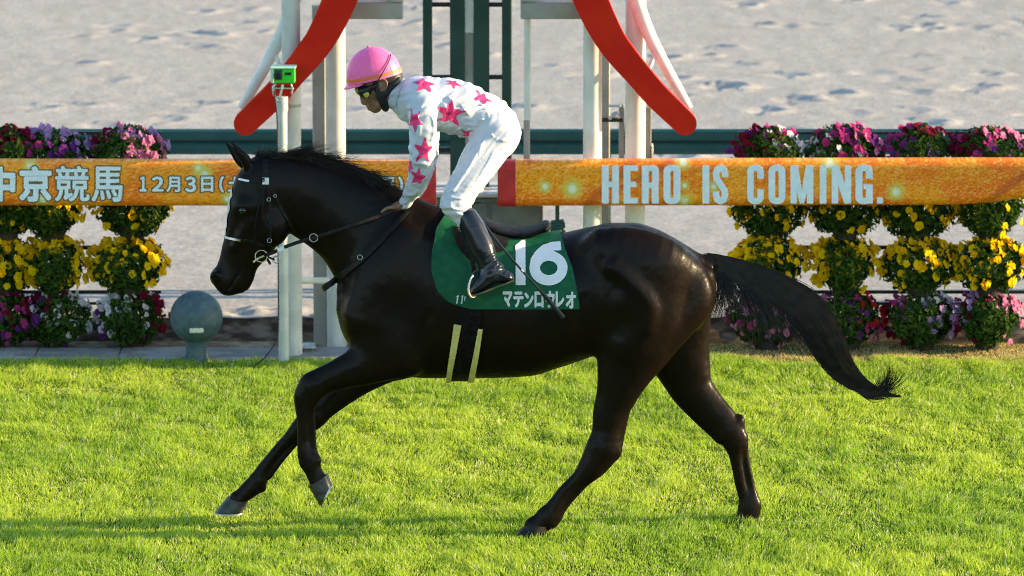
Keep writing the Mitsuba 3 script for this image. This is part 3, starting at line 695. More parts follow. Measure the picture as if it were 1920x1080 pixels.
# ================================================================ THE TWO PADDED SIGN BARS
YS = 4.42
SP = MPP(YS)
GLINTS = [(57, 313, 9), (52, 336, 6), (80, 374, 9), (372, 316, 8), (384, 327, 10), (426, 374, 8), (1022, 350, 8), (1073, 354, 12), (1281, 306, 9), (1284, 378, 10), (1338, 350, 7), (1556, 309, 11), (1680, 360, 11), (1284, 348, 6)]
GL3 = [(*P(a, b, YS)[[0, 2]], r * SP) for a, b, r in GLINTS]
STRK = [(P(1098, 388, YS), P(1190, 300, YS), 0.035), (P(1835, 390, YS), P(1935, 318, YS), 0.03), (P(1265, 300, YS), P(1180, 345, YS), 0.022)]
def bar_color(p, n, uv):
    """Printed gold-leaf artwork: orange ground, crackle, brown streaks and small printed stars."""
    a = fbm(p.x * 5.0, 3.0, p.z * 7.0, 3)
    k = fbm(p.x * 85 + p.z * 35, 1.0, p.z * 105 - p.x * 28, 3)
    c = mix((0.88, 0.17, 0.002), (0.92, 0.305, 0.004), smoothstep(0.3, 0.7, a))
    c = mix(c, mi.Color3f(0.46, 0.12, 0.006), smoothstep(0.54, 0.74, k) * 0.6)
    c = mix(c, mi.Color3f(0.86, 0.55, 0.14), smoothstep(0.44, 0.24, k) * 0.7)
    for A, B, w in STRK:
        dx, dz = B[0] - A[0], B[2] - A[2]
        L = math.hypot(dx, dz)
        d = ((p.x - float(A[0])) * float(dz) - (p.z - float(A[2])) * float(dx)) / L
        t = ((p.x - float(A[0])) * float(dx) + (p.z - float(A[2])) * float(dz)) / L
        on = dr.select((t > -0.05) & (t < L + 0.05), 1.0, 0.0) * smoothstep(w, w * 0.3, dr.abs(d) + 0.02 * (a - 0.5))
        c = mix(c, mi.Color3f(0.40, 0.06, 0.012), 0.55 * on)
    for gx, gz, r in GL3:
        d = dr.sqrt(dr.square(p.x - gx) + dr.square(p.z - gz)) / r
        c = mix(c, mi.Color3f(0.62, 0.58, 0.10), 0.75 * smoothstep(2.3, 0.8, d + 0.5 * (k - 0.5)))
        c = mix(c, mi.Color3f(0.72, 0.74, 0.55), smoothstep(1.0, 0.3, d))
    return c
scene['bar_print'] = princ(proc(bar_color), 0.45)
scene['letter_blue'] = princ(spotted((0.66, 0.76, 0.86), (0.72, 0.82, 0.90), 30), 0.5)
scene['letter_edge'] = princ((0.10, 0.085, 0.03), 0.5)
def bar_section(zb, zt, d, r):
    g = rrect(0, d, zb, zt, r)
    return np.array(g.exterior.coords)[:-1][::-1]
def bar_mesh(xs, rows_t, rows_b, d=0.17, r=0.045):
    secs = []
    for x, rt, rb in zip(xs, rows_t, rows_b):
        zt, zb = P(x, rt, YS)[2], P(x, rb, YS)[2]
        s = bar_section(zb, zt, d, min(r, (zt - zb) / 2.1))
        secs.append(np.stack([np.full(len(s), P(x, 345, YS)[0]), YS + s[:, 0], s[:, 1]], 1))
    v = np.vstack(secs); n = len(secs[0]); m = len(secs)
    i, j = np.meshgrid(np.arange(m - 1), np.arange(n), indexing='ij')
    j2 = (j + 1) % n
    q = np.stack([i * n + j, (i + 1) * n + j, (i + 1) * n + j2, i * n + j2], -1).reshape(-1, 4)
    f = np.vstack([q[:, [0, 1, 2]], q[:, [0, 2, 3]]])
    jj = np.arange(1, n - 1)
    f = np.vstack([f, np.stack([np.zeros_like(jj), jj, jj + 1], 1), (m - 1) * n + np.stack([np.zeros_like(jj), jj + 1, jj], 1)])
    me = trimesh.Trimesh(v, f, process=False)
    me.fix_normals()
    return me
def letter(parent, name, poly, edge):
    if edge:
        m = extrude(px_poly(poly.buffer(2.3, join_style=2, mitre_limit=2), YS), 0.003); m.apply_translation([0, YS + 0.001, 0])
        k = put(name, m, 'letter_edge', parent, smooth=False)
        m = extrude(px_poly(poly, YS), 0.003); m.apply_translation([0, YS - 0.0015, 0])
        put('face', m, 'letter_blue', k, smooth=False)
    else:
        m = extrude(px_poly(poly, YS), 0.003); m.apply_translation([0, YS + 0.001, 0])
        put(name, m, 'letter_blue', parent, smooth=False)
lb = thing('sign_bar', 'orange padded sign bar with Japanese characters, left of the jockey', 'sign')
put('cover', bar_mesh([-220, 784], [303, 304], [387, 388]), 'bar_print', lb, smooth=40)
put('red_end', bar_mesh([784.3, 817], [303.5, 303.5], [388.5, 388.5], 0.172), 'red_vinyl', lb, smooth=40)
for ch, x0, x1, r0, r1 in (('中', -28, 29, 312, 378), ('京', 36, 97, 311, 378), ('競', 103, 168, 311, 378), ('馬', 172, 230, 312, 378), ('1', 262, 275, 331, 359), ('2', 285, 307, 331, 359), ('月', 312, 338, 331, 360), ('3', 347, 368, 331, 360), ('日', 377, 400, 331, 360),
                           ('(', 411, 420, 330, 361), ('土', 427, 453, 331, 359), (')', 460, 469, 330, 361), ('・', 478, 486, 341, 349), ('4', 494, 516, 331, 359), ('日', 525, 548, 331, 360), ('(', 700, 709, 331, 362), ('日', 716, 739, 332, 361), (')', 746, 756, 331, 362)):
    letter(lb, 'lettering', glyph(ch, x0, x1, r0, r1), True)
rb = thing('sign_bar', 'orange padded sign bar reading HERO IS COMING, right of the jockey', 'sign')
xs_ = [967.3, 1400, 1780, 1840, 1880, 1920, 1960, 2000, 2040]
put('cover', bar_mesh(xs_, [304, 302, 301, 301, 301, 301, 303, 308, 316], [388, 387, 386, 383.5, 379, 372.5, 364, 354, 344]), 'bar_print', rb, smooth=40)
put('red_end', bar_mesh([933, 967], [304, 304], [389, 389], 0.172), 'red_vinyl', rb, smooth=40)
for ch, x0, x1 in zip('HEROISCOMING.', (1128.5, 1169, 1203.5, 1244, 1317, 1336, 1401, 1441, 1482, 1537, 1559.5, 1604, 1644), (1160.5, 1196, 1235.5, 1276, 1330, 1366, 1432, 1472.5, 1525, 1549.5, 1596, 1636.5, 1655.5)):
    letter(rb, 'lettering', latin(ch, x0, x1, 310, 381.5), False)
for k, (px, par) in enumerate(((548, lb), (630, lb), (1110.5, rb), (1190.5, rb), (40, lb), (1860, rb))):
    x = P(px, 345, YS)[0]
    put('mounting_bracket', bevel_box(x - 0.02, x + 0.02, YS + 0.165, 4.69 if k < 4 else 4.96, P(px, 350, YS)[2] - 0.02, P(px, 350, YS)[2] + 0.02, 0.004), 'black_metal', par, smooth=False)

# ================================================================ FLOWER RACKS
YF = 4.84
COLS = {'left': (10, 100, 245), 'right': (1440, 1588, 1725, 1853)}
for nm, x0, x1 in (('left', -120, 302), ('right', 1384, 2010)):
    rk = thing('flower_rack', f'black metal bar rack carrying the flower pots {"left" if nm == "left" else "right"} of the horse', 'rack')
    for r0, h in ((247, 5), (355, 5), (461, 7), (545, 6), (567, 5), (655, 4)):
        put('bar', px_box(x0, x1, r0, r0 + h, YF + 0.125, YF + 0.15, 0.003), 'black_metal', rk, smooth=False)
    for px in (COLS['left'] if nm == 'left' else COLS['right']):
        x = P(px, 450, YF + 0.16)[0]
        put('rack_post', bevel_box(x - 0.02, x + 0.02, YF + 0.151, YF + 0.172, 0, P(px, 246, YF)[2], 0.002), 'black_metal', rk, smooth=False)
def leaf_cloud(seed, n=1800):
    r = np.random.default_rng(seed)
    d = r.normal(0, 1, (n, 3)); d /= np.linalg.norm(d, axis=1, keepdims=True)
    d[:, 2] = np.where(d[:, 2] < -0.9, -d[:, 2] * 0.6, d[:, 2])
    lump = 0.78 + 0.42 * meshkit.fbm(d * 2.6 + seed, 3, seed)
    rad = (0.55 + 0.45 * r.uniform(0, 1, n) ** 0.5) * lump
    c = d * rad[:, None] * np.array([0.222, 0.16, 0.158])
    c[:, :2] *= (1 - 0.2 * np.clip(-d[:, 2], 0, 1))[:, None]
    out = d + r.normal(0, 0.55, (n, 3)) + [0, 0, 0.25]
    out /= np.linalg.norm(out, axis=1, keepdims=True)
    t = np.cross(out, r.normal(0, 1, (n, 3))); t /= np.linalg.norm(t, axis=1, keepdims=True)
    s = np.cross(out, t)
    L, W = r.uniform(0.013, 0.026, n)[:, None], r.uniform(0.007, 0.012, n)[:, None]
    v = np.stack([c - t * L, c + s * W + out * 0.004, c + t * L - out * 0.004, c - s * W + out * 0.004], 1).reshape(-1, 3)
    b = (np.arange(n) * 4)[:, None]
    f = np.concatenate([b + [0, 1, 2], b + [0, 2, 3]], 0)
    g = r.uniform(0, 1, n)[:, None]
    col = np.array([0.018, 0.052, 0.012]) * (1 - g) + np.array([0.068, 0.13, 0.024]) * g
    return mikit.ply((v, f), 'leaf_mat', smooth=False, color=np.repeat(col, 4, 0))
def pansy(seed, r=0.024):
    g = np.random.default_rng(seed)
    V, F = [], []
    for k, (ang, l, w) in enumerate(((90, 1.0, .62), (162, .92, .55), (18, .92, .55), (225, .9, .55), (315, .9, .55))):
        a = math.radians(ang + g.uniform(-8, 8))
        u, s = np.array([math.cos(a), math.sin(a), 0]), np.array([-math.sin(a), math.cos(a), 0])
        l *= r * g.uniform(0.9, 1.1); w *= r
        o = len(V)
        zt = 0.1 * k * 0.004
        V += [np.array([0, 0, zt]), u * l * .45 + s * w + [0, 0, .003 + zt], u * l * .9 + s * w * .75 + [0, 0, .006 * g.uniform(-1, 1.4) + zt], u * l * 1.08 + [0, 0, .007 * g.uniform(-1, 1.2) + zt], u * l * .9 - s * w * .75 + [0, 0, .006 * g.uniform(-1, 1.4) + zt], u * l * .45 - s * w + [0, 0, .003 + zt]]
        F += [[o, o + i, o + i + 1] for i in range(1, 5)][::-1]
    return trimesh.Trimesh(np.array(V), np.array(F), process=False)
def petal(name, c): scene[name] = {'type': 'principledthin', 'base_color': rgb(*c), 'roughness': 0.55, 'diff_trans': 0.75, 'spec_trans': 0.0, 'eta': 1.35}
PETALS = {'yellow': (0.88, 0.62, 0.012), 'gold': (0.84, 0.50, 0.008), 'magenta': (0.42, 0.045, 0.20), 'pink': (0.62, 0.22, 0.38), 'purple': (0.15, 0.035, 0.20), 'maroon': (0.16, 0.012, 0.03), 'red': (0.48, 0.02, 0.02), 'white': (0.74, 0.72, 0.74), 'lilac': (0.42, 0.26, 0.50)}
for k, c in PETALS.items(): petal('petal_' + k, c)
FL = {(c, s): mikit.ply(pansy(s), 'petal_' + c, smooth=False) for c in PETALS for s in range(3)}
CLOUDS = [leaf_cloud(100 + k) for k in range(6)]
POT = mikit.ply(lathe([[0, -0.165], [0.062, -0.165], [0.082, -0.055], [0.088, -0.055], [0.088, -0.04], [0, -0.04]], [0, 0, 0], 24), 'pot_mat', smooth=30)
TIERS = [  # row of the mound's middle, words, palettes per column
    (291, 'top', None), (392, 'second', ('yellow', 'gold')), (497, 'third', ('yellow', 'gold')), (612, 'bottom', None)]
TOP = {'left': [('maroon', 'red', 'maroon'), ('maroon', 'lilac', 'magenta', 'purple', 'lilac'), ('magenta', 'pink', 'maroon', 'lilac')], 'right': [('magenta', 'white', 'maroon', 'purple'), ('purple', 'white', 'magenta', 'pink'), ('magenta', 'purple', 'maroon', 'lilac'), ('magenta', 'maroon', 'pink', 'purple')]}
BOT = {'left': [('purple', 'maroon', 'magenta'), ('maroon', 'white', 'purple'), ('purple', 'white', 'maroon', 'white')], 'right': [('magenta', 'pink', 'maroon'), ('red', 'pink', 'purple', 'magenta'), ('magenta', 'lilac', 'maroon', 'white'), ('magenta', 'lilac', 'pink', 'maroon')]}
ORD = {'left': ('left rack\'s column cut by picture edge', 'left rack\'s middle column', 'left rack\'s column nearest ball bollard'), 'right': ('right rack\'s column nearest horse', 'right rack\'s second column', 'right rack\'s third column', 'right rack\'s rightmost column')}
WORD = {'red': 'red', 'maroon': 'dark red', 'lilac': 'lilac', 'purple': 'purple', 'white': 'white', 'magenta': 'magenta', 'pink': 'pink', 'yellow': 'yellow', 'gold': 'yellow'}
fr = np.random.default_rng(77)
for side in ('left', 'right'):
    for ci, px in enumerate(COLS[side]):
        for ti, (row, word, pal) in enumerate(TIERS):
            pal = pal or (TOP if ti == 0 else BOT)[side][ci]
            ws = list(dict.fromkeys(WORD[q] for q in pal))[:3]
            w = ws[0] if len(ws) == 1 else ', '.join(ws[:-1]) + ' and ' + ws[-1]
            c = P(px + fr.uniform(-4, 4), row + fr.uniform(-3, 3), YF + fr.uniform(-0.02, 0.02))
            if ti == 3: c[2] = max(c[2], 0.168)
            pot = thing('pansy_pot', f'{w} pansies, {word} tier, {ORD[side][ci]}', 'flower pot', 'pansy pots on the racks')
            place = T().translate(c.tolist())
            put('pot', POT, None, pot, to_world=place)
            put('foliage', CLOUDS[int(fr.integers(6))], None, pot, kind='stuff', to_world=place @ T().rotate([0, 0, 1], float(fr.uniform(0, 360))))
            n = {0: 76, 1: 58, 2: 100, 3: 84}[ti]
            patch = fr.normal(0, 1, (len(pal), 3)); patch[:, 1] = -abs(patch[:, 1]) * 0.6; patch[:, 2] = abs(patch[:, 2]) * 0.6
            patch /= np.linalg.norm(patch, axis=1, keepdims=True)
            k = 0
            while k < n:
                d = fr.normal(0, 1, 3); d /= np.linalg.norm(d)
                if d[1] > 0.55 or (d[1] > 0.1 and fr.uniform() < 0.6): continue
                if ti in (0, 2) and d[2] < fr.uniform(-0.9, 0.95): continue
                if ti in (1, 3) and d[2] < fr.uniform(-0.9, 0.6): continue
                col = pal[int(np.argmax(patch @ d + fr.normal(0, 0.22, len(pal))))] if ti in (0, 3) else ('yellow' if fr.uniform() < 0.72 else 'gold')
                pos = c + d * np.array([0.212 * (1 - 0.2 * max(-d[2], 0)), 0.15, 0.152]) * fr.uniform(0.90, 1.08)
                nrm = d * 0.7 + np.array([0.62, -0.40, 0.42]) + fr.normal(0, 0.28, 3); nrm /= np.linalg.norm(nrm)
                a = np.cross(nrm, [0.1, 0.2, 1]); a /= np.linalg.norm(a); b = np.cross(nrm, a)
                s = fr.uniform(0.8, 1.4) * (1.0 if ti in (0, 2) else 0.85)
                M = np.eye(4); M[:3, 0], M[:3, 1], M[:3, 2], M[:3, 3] = a * s, b * s, nrm * s, pos
                put('flower', FL[(col, k % 3)], None, pot, to_world=T(M.tolist()))
                k += 1

# ================================================================ THE HORSE
def coat_color(p, n, uv):
    a = fbm(p.x * 6, p.y * 6, p.z * 6, 3)
    h = noise(p.x * 260, p.y * 90, p.z * 120)
    return mix((0.0028, 0.0022, 0.0021), (0.0105, 0.0052, 0.0032), a) * (0.8 + 0.4 * h)
def coat_bump(p, n, uv):
    return 0.0006 * fbm(p.x * 110, p.y * 60, p.z * 60, 2) + 0.0036 * fbm(p.x * 15, p.y * 15, p.z * 13, 2) + 0.0008 * fbm(p.x * 45, p.y * 45, p.z * 40, 2)
scene['coat'] = {'type': 'bumpmap', 'arbitrary': proc(coat_bump, 2e-3), 'scale': 1.0, 'bsdf': princ(proc(coat_color), proc(lambda p, n, uv: 0.30 + 0.20 * fbm(p.x * 24, p.y * 24, p.z * 24, 3)), specular=0.05, clearcoat=0.3, clearcoat_gloss=0.84)}
scene['hair_mat'] = princ(spotted((0.004, 0.0034, 0.0032), (0.014, 0.010, 0.008), 30), 0.35, specular=0.22)
scene['hoof_mat'] = princ(spotted((0.022, 0.022, 0.023), (0.055, 0.054, 0.052), 45), 0.42)
scene['hoof_dark'] = princ(spotted((0.012, 0.011, 0.010), (0.03, 0.028, 0.026), 45), 0.45, specular=0.2)
scene['blaze_mat'] = princ((0.55, 0.54, 0.52), 0.6)
scene['eye_mat'] = princ((0.01, 0.007, 0.005), 0.06, specular=0.6)

bx_ = [638, 645, 658, 686, 722, 770, 800, 850, 900, 950, 1000, 1040, 1075, 1110, 1150, 1190, 1230, 1270, 1300, 1325, 1341]
bt_ = [545, 505, 472, 440, 420, 402, 398, 410, 426, 438, 443, 441, 434, 426, 419, 419, 430, 450, 470, 500, 540]
bb_ = [580, 610, 640, 668, 692, 706, 708, 707, 707, 706, 702, 690, 679, 667, 655, 643, 630, 615, 600, 580, 555]
bw_ = [.05, .09, .13, .175, .20, .215, .225, .262, .285, .292, .292, .287, .280, .270, .262, .248, .222, .18, .135, .09, .045]
BX, BT, BB = (np.array([P(a, b, 0)[k] for a, b in zip(bx_, q)]) for q, k in ((bt_, 0), (bt_, 2), (bb_, 2)))
horse = Body()
trunk = Barrel(BX, BT, BB, np.array(bw_), e=2.15)
horse.add(trunk)
# neck and head
horse.add(Tube(pnodes((512, 352, 0, 60, .088), (549, 360, 0, 71, .090), (598, 380, 0, 79, .093), (656, 411, 0, 90, .112), (716, 458, 0, 112, .15), (772, 520, 0, 135, .18)), 60), 0.05)
horse.add(Tube(pnodes((497, 326, 0, 40, .080), (488, 352, 0, 50, .096), (483, 388, 0, 54.5, .100), (474, 437, 0, 51, .084), (456, 472, 0, 41.5, .062), (443, 500, 0, 35, .052), (434, 522, 0, 34, .055), (429, 533, 0, 25, .048)), 44), 0.03)
horse.add(Ball(P(515, 425, -.055), (.062, .05, .085)), 0.03); horse.add(Ball(P(515, 425, .055), (.062, .05, .085)), 0.03)      # cheeks
horse.add(Tube(pnodes((467, 505, 0, 11, .034), (458, 530, 0, 13, .033), (452, 538, 0, 10, .028)), 6), 0.016)                      # chin and lower lip
horse.add(Tube(pnodes((410, 520, 0, 16, .05), (424, 538, 0, 14, .045)), 6), 0.02)
EAR = lambda s: 6 if s < 0 else -5
for s in (-1, 1):
    horse.add(Ball(P(463, 386, s * .080), (.034, .022, .024)), 0.045)                              # brow
    horse.add(Ball(P(404, 517, s * .046), (.022, .018, .02)), 0.015)                             # nostril rim
    horse.add(Ball(P(402, 521, s * .066), (.009, .016, .013)), 0.01, True)
    horse.add(Tube(pnodes((430, 543, s * .052, 2.2, .012), (446, 516, s * .06, 2.0, .012), (462, 496, s * .066, 2.0, .012)), 8), 0.006, True)   # mouth line
    horse.add(Tube(pnodes((468, 415, s * .080, 5, .012), (440, 462, s * .062, 4, .010)), 10), 0.035)                               # facial crest
    horse.add(Tube(pnodes((466, 315, s * .045, 9, .02), (455 + EAR(s), 300, s * .052, 9.5, .018), (445 + EAR(s), 287, s * .056, 7.5, .014), (437 + EAR(s), 277, s * .055, 4.5, .008), (428 + EAR(s), 268, s * .052, 1.8, .004)), 12), 0.012)
    # shoulder, forearm roots, croup
    horse.add(Tube(pnodes((768, 450, s * .12, 40, .07), (724, 530, s * .165, 50, .06), (697, 600, s * .165, 47, .055)), 10), 0.05)
    horse.add(Tube(pnodes((697, 600, s * .13, 43, .07), (735, 640, s * .15, 52, .07), (765, 672, s * .14, 34, .06)), 10), 0.045)
    horse.add(Tube(pnodes((1130, 470, s * .16, 44, .09), (1210, 490, s * .17, 58, .085), (1280, 520, s * .10, 38, .07)), 10), 0.05)
horse.add(Ball(P(668, 592, 0), (.078, .16, .125)), 0.05)                                            # breast
# forelegs
nf, ff, nh, fh = -.135, .125, -.155, .15
horse.add(Tube(pnodes((742, 652, nf, 58, .075), (695, 678, nf, 43, .066), (648, 697, nf, 32, .055), (608, 713, nf, 27, .048), (585, 725, nf, 27, .047)), 30), 0.04)
horse.add(Tube(pnodes((590, 722, nf, 24, .046), (577, 740, nf, 25.5, .046), (571, 765, nf, 18, .036), (569, 795, nf, 12, .028), (569, 825, nf, 12, .027), (573, 850, nf, 16, .032), (580, 864, nf, 20.5, .035), (588, 884, nf, 16, .031), (597, 901, nf, 18, .036)), 22), 0.018)
horse.add(Ball(P(594, 862, nf), (.018, .022, .022)), 0.012)
for nodes in (((584, 752, nf, 8, .022), (584, 775, nf, 7, .016), (585, 800, nf, 6.8, .016), (586, 830, nf, 7, .0165), (589, 852, nf, 8, .018)),
              ((586, 797, ff, 8, .02), (556, 829, ff, 5.5, .014), (529, 860, ff, 5.5, .014), (504, 892, ff, 7, .016)),
              ((1146, 854, nh, 9, .02), (1120, 884, nh, 6.8, .016), (1093, 911, nh, 6.6, .0155), (1062, 944, nh, 7.5, .017), (1044, 968, nh, 9, .02)),
              ((1392, 822, fh, 8, .02), (1398, 855, fh, 6.6, .016), (1404, 885, fh, 6.5, .0155), (1411, 920, fh, 7, .016), (1417, 945, fh, 9, .019))):
    horse.add(Tube(pnodes(*nodes), 14), 0.009)
horse.add(Tube(pnodes((735, 660, ff, 55, .07), (690, 693, ff, 40, .06), (650, 727, ff, 29, .05), (612, 759, ff, 24, .045), (592, 777, ff, 23, .044)), 30), 0.04)
horse.add(Tube(pnodes((592, 777, ff, 22, .043), (570, 796, ff, 20, .040), (536, 827, ff, 10.5, .027), (512, 854, ff, 10, .026), (490, 885, ff, 12.5, .028), (482, 904, ff, 18.5, .034), (466, 919, ff, 17, .032), (452, 931, ff, 15, .032), (447, 936, ff, 17, .036)), 22), 0.018)
horse.add(Ball(P(492, 915, ff), (.018, .02, .018)), 0.012)
# hind legs: near (left) and far (right)
horse.add(Tube(pnodes((1198, 500, nh, 78, .105), (1200, 570, nh, 84, .117), (1190, 635, nh, 76, .102), (1172, 690, nh, 54, .078), (1158, 735, nh, 40, .06), (1143, 778, nh, 32, .048), (1137, 815, nh, 28, .042), (1133, 836, nh, 28, .044)), 60), 0.05)
horse.add(Tube(pnodes((1276, 508, -.09, 38, .07), (1294, 555, -.103, 44, .078), (1262, 612, -.125, 37, .075), (1212, 680, -.14, 26, .055), (1182, 736, nh, 12, .035)), 40), 0.02)   # hamstring, leaves the groove
horse.add(Tube(pnodes((1150, 500, -.262, 12, .022), (1188, 535, -.27, 13, .024), (1216, 575, -.262, 13, .024), (1212, 612, -.258, 10, .02)), 12), 0.035)
horse.add(Tube(pnodes((1318, 520, -.05, 23, .055), (1322, 560, -.052, 20, .055), (1300, 610, -.07, 14, .05)), 8), 0.012)
horse.add(Tube(pnodes((1170, 560, nh - .075, 32, .045), (1205, 600, nh - .075, 24, .04), (1165, 650, nh - .06, 28, .045)), 10), 0.04)     # thigh muscle over the stifle
horse.add(Tube(pnodes((1142, 798, nh, 13, .026), (1137, 822, nh, 25, .040), (1128, 845, nh, 31, .046), (1110, 874, nh, 26, .041), (1081, 900, nh, 13.5, .029), (1053, 928, nh, 12.5, .027), (1040, 950, nh, 16, .031), (1027, 971, nh, 24, .037), (1012, 981, nh, 19, .034), (1000, 988, nh, 19, .038)), 24), 0.018)
horse.add(Ball(P(1156, 843, nh), (.022, .024, .034)), 0.016)                                       # point of hock
horse.add(Tube(pnodes((1176, 775, nh + .01, 4, .014), (1162, 832, nh, 6, .017)), 6), 0.012)               # tendon above the hock
horse.add(Tube(pnodes((1228, 520, fh, 84, .11), (1245, 600, fh, 84, .105), (1272, 668, fh, 57, .085), (1293, 722, fh, 42, .062), (1325, 764, fh, 36, .05), (1352, 793, fh, 33, .045), (1364, 808, fh, 31, .044)), 54), 0.05)
horse.add(Tube(pnodes((1290, 560, fh * .9, 40, .08), (1290, 640, fh, 36, .07), (1300, 700, fh, 26, .05)), 10), 0.03)
horse.add(Tube(pnodes((1356, 794, fh, 14, .028), (1368, 810, fh, 26, .041), (1378, 826, fh, 25, .044), (1380, 852, fh, 14, .034), (1384.5, 882, fh, 11.5, .027), (1393, 920, fh, 11.5, .026), (1404, 942, fh, 20, .033), (1405, 955, fh, 22, .036), (1400, 970, fh, 20, .037)), 22), 0.016)
horse.add(Ball(P(1388, 790, fh), (.02, .022, .032)), 0.016)
horse.add(Tube(pnodes((1262, 486, 0, 24, .06), (1298, 490, 0, 17, .045), (1322, 493, 0, 15, .032), (1350, 497, 0, 11, .022)), 10), 0.03)   # dock
# the fold of the flank, the line behind the elbow, the groove along the neck
for s in (-1, 1):
    horse.add(Tube(pnodes((795, 700, s * .24, 5, .03), (790, 640, s * .25, 5, .025), (805, 590, s * .255, 4, .02)), 8), 0.03, True)
    horse.add(Tube(pnodes((1095, 672, s * .27, 7, .03), (1085, 610, s * .30, 6, .022), (1095, 560, s * .31, 4, .018)), 8), 0.03, True)
HW = thing('horse', 'black racehorse cantering to the left over the turf', 'horse')
put('body', horse.mesh(0.006, 4), 'coat', HW, smooth=True)
print('horse body ok')
def hoof(cf, cb, toe, heel, y, w0=.044, w1=.056, mat='hoof_mat'):
    """Horn wall between the hairline (front, back) and the ground edge (toe, heel), with an iron shoe below."""
    F, B, TO, HE = (P(*q, y) for q in (cf, cb, toe, heel))
    a = np.linspace(0, 2 * math.pi, 28, endpoint=False)
    ring = lambda f, b, w: (f + b) / 2 + np.cos(a)[:, None] * (f - b) / 2 + np.sin(a)[:, None] * np.array([0, w, 0])
    ax = (TO + HE) / 2 - (F + B) / 2; ax /= np.linalg.norm(ax)
    up, lo = ring(F, B, w0), ring(TO, HE, w1)
    k = put('hoof', trimesh.convex.convex_hull(np.vstack([up - ax * 0.006, up, lo])), mat, HW, smooth=40)
    nrm = np.cross(TO - HE, [0, 1, 0]); nrm /= np.linalg.norm(nrm); nrm *= np.sign(nrm @ ax)
    put('shoe', trimesh.convex.convex_hull(np.vstack([lo * 1.0 + nrm * 0.001, lo + nrm * 0.008])), 'steel', k, smooth=40)
hoof((579, 913), (616, 890), (599, 947), (621, 905), nf)
hoof((425, 933), (464, 944), (403, 960), (455, 960), ff)
hoof((985, 984), (1028, 988), (962, 1005), (1022, 1007), nh, mat='hoof_dark')
hoof((1381, 967), (1423, 971), (1366, 985), (1421, 988), fh, mat='hoof_dark')
for s in (-1, 1):
    q = horse.snap(P(456, 395, s * .10)[None])[0]
    e = trimesh.creation.icosphere(subdivisions=3, radius=0.017); e.apply_translation(q - np.array([0, s * .006, 0]))
    put('eye', e, 'eye_mat', HW, smooth=True)
# white blaze down the front of the face
t = np.linspace(0, 1, 40)
bz = curve([P(440, 352, 0), P(431, 376, 0), (P(421, 428, 0)), P(417, 446, 0)], 40)
wv = np.interp(t, [0, .15, .5, 1], [.010, .044, .036, .014]) * (1 + 0.25 * np.sin(t * 19))
g = np.stack([bz + np.array([0, k, 0]) * wv[:, None] for k in np.linspace(-1, 1, 9)], 1).reshape(-1, 3)
g = horse.snap(g, 0.0025)
i, j = np.meshgrid(np.arange(39), np.arange(8), indexing='ij'); a = i * 9 + j
put('blaze', (g, np.stack([a, a + 9, a + 10, a + 1], -1).reshape(-1, 4)), two(scene['blaze_mat']), HW, smooth=True, label='white blaze down the horse\'s face')

# mane, forelock, tail
r = np.random.default_rng(12)
def hair(n, roots, dirs, length, K=9, wild=0.3, sag=0.0, rad=(0.0011, 0.0004), side=None):
    t = np.linspace(0, 1, K)
    bend = r.normal(0, 1, (n, 1, 3)) * wild
    L = length[:, None, None]
    ln = roots[:, None] + dirs[:, None] * t[None, :, None] * L + bend * (t ** 2)[None, :, None] * L * 0.5
    ln[:, :, 2] -= sag * (t ** 2)[None] * length[:, None]
    if side is not None: ln[:, :, 1] += side[:, None] * (t ** 1.5)[None] * length[:, None]
    rr = rad[0] + (rad[1] - rad[0]) * t[None] * np.ones((n, 1))
    return ln, rr * r.uniform(0.7, 1.3, (n, 1))
cr = curve([P(a, b, 0) for a, b in ((508, 291), (540, 288), (575, 292), (612, 300), (650, 313), (690, 328), (722, 347), (752, 366), (785, 382), (822, 394))], 400)
n = 5200
u = r.uniform(0, 1, n)
ct = np.stack([np.interp(u, np.linspace(0, 1, 400), cr[:, k]) for k in range(3)], 1)
tg = np.gradient(cr, axis=0); tg /= np.linalg.norm(tg, axis=1, keepdims=True)
tt = np.stack([np.interp(u, np.linspace(0, 1, 400), tg[:, k]) for k in range(3)], 1)
lock = meshkit.noise(np.stack([u * 46, u * 0, u * 0], 1), 3)[:, None]
nrm = np.stack([-tt[:, 2] * -1, np.zeros(n), tt[:, 0]], 1); nrm = np.stack([np.abs(tt[:, 2]), np.zeros(n), np.abs(tt[:, 0])], 1)
dirs = tt * (0.95 + 0.2 * lock) + nrm * (0.02 + 0.42 * lock * (1 - u[:, None]) ** 1.5) + r.normal(0, 0.12, (n, 3))
dirs /= np.linalg.norm(dirs, axis=1, keepdims=True)
length = r.uniform(0.06, 0.15, n) * (0.75 + 0.6 * lock[:, 0])
roots = ct + np.stack([r.normal(0, .004, n), r.normal(0, .014, n), r.normal(-.012, .006, n)], 1)
ln, rr = hair(n, roots, dirs, length, 8, 0.30, 0.12, side=r.normal(-.18, .25, n))
put('mane', strands(ln, rr), 'hair_mat', HW, smooth=False)
n = 420
roots = P(r.uniform(478, 512, n), r.uniform(291, 297, n), r.normal(0, .015, n))
dirs = np.stack([r.normal(.45, .35, n), r.normal(0, .25, n), r.uniform(.15, .8, n)], 1); dirs /= np.linalg.norm(dirs, axis=1, keepdims=True)
ln, rr = hair(n, roots, dirs, r.uniform(.04, .085, n), 9, 0.5, 0.55)
put('forelock', strands(ln, rr), 'hair_mat', HW, smooth=False)
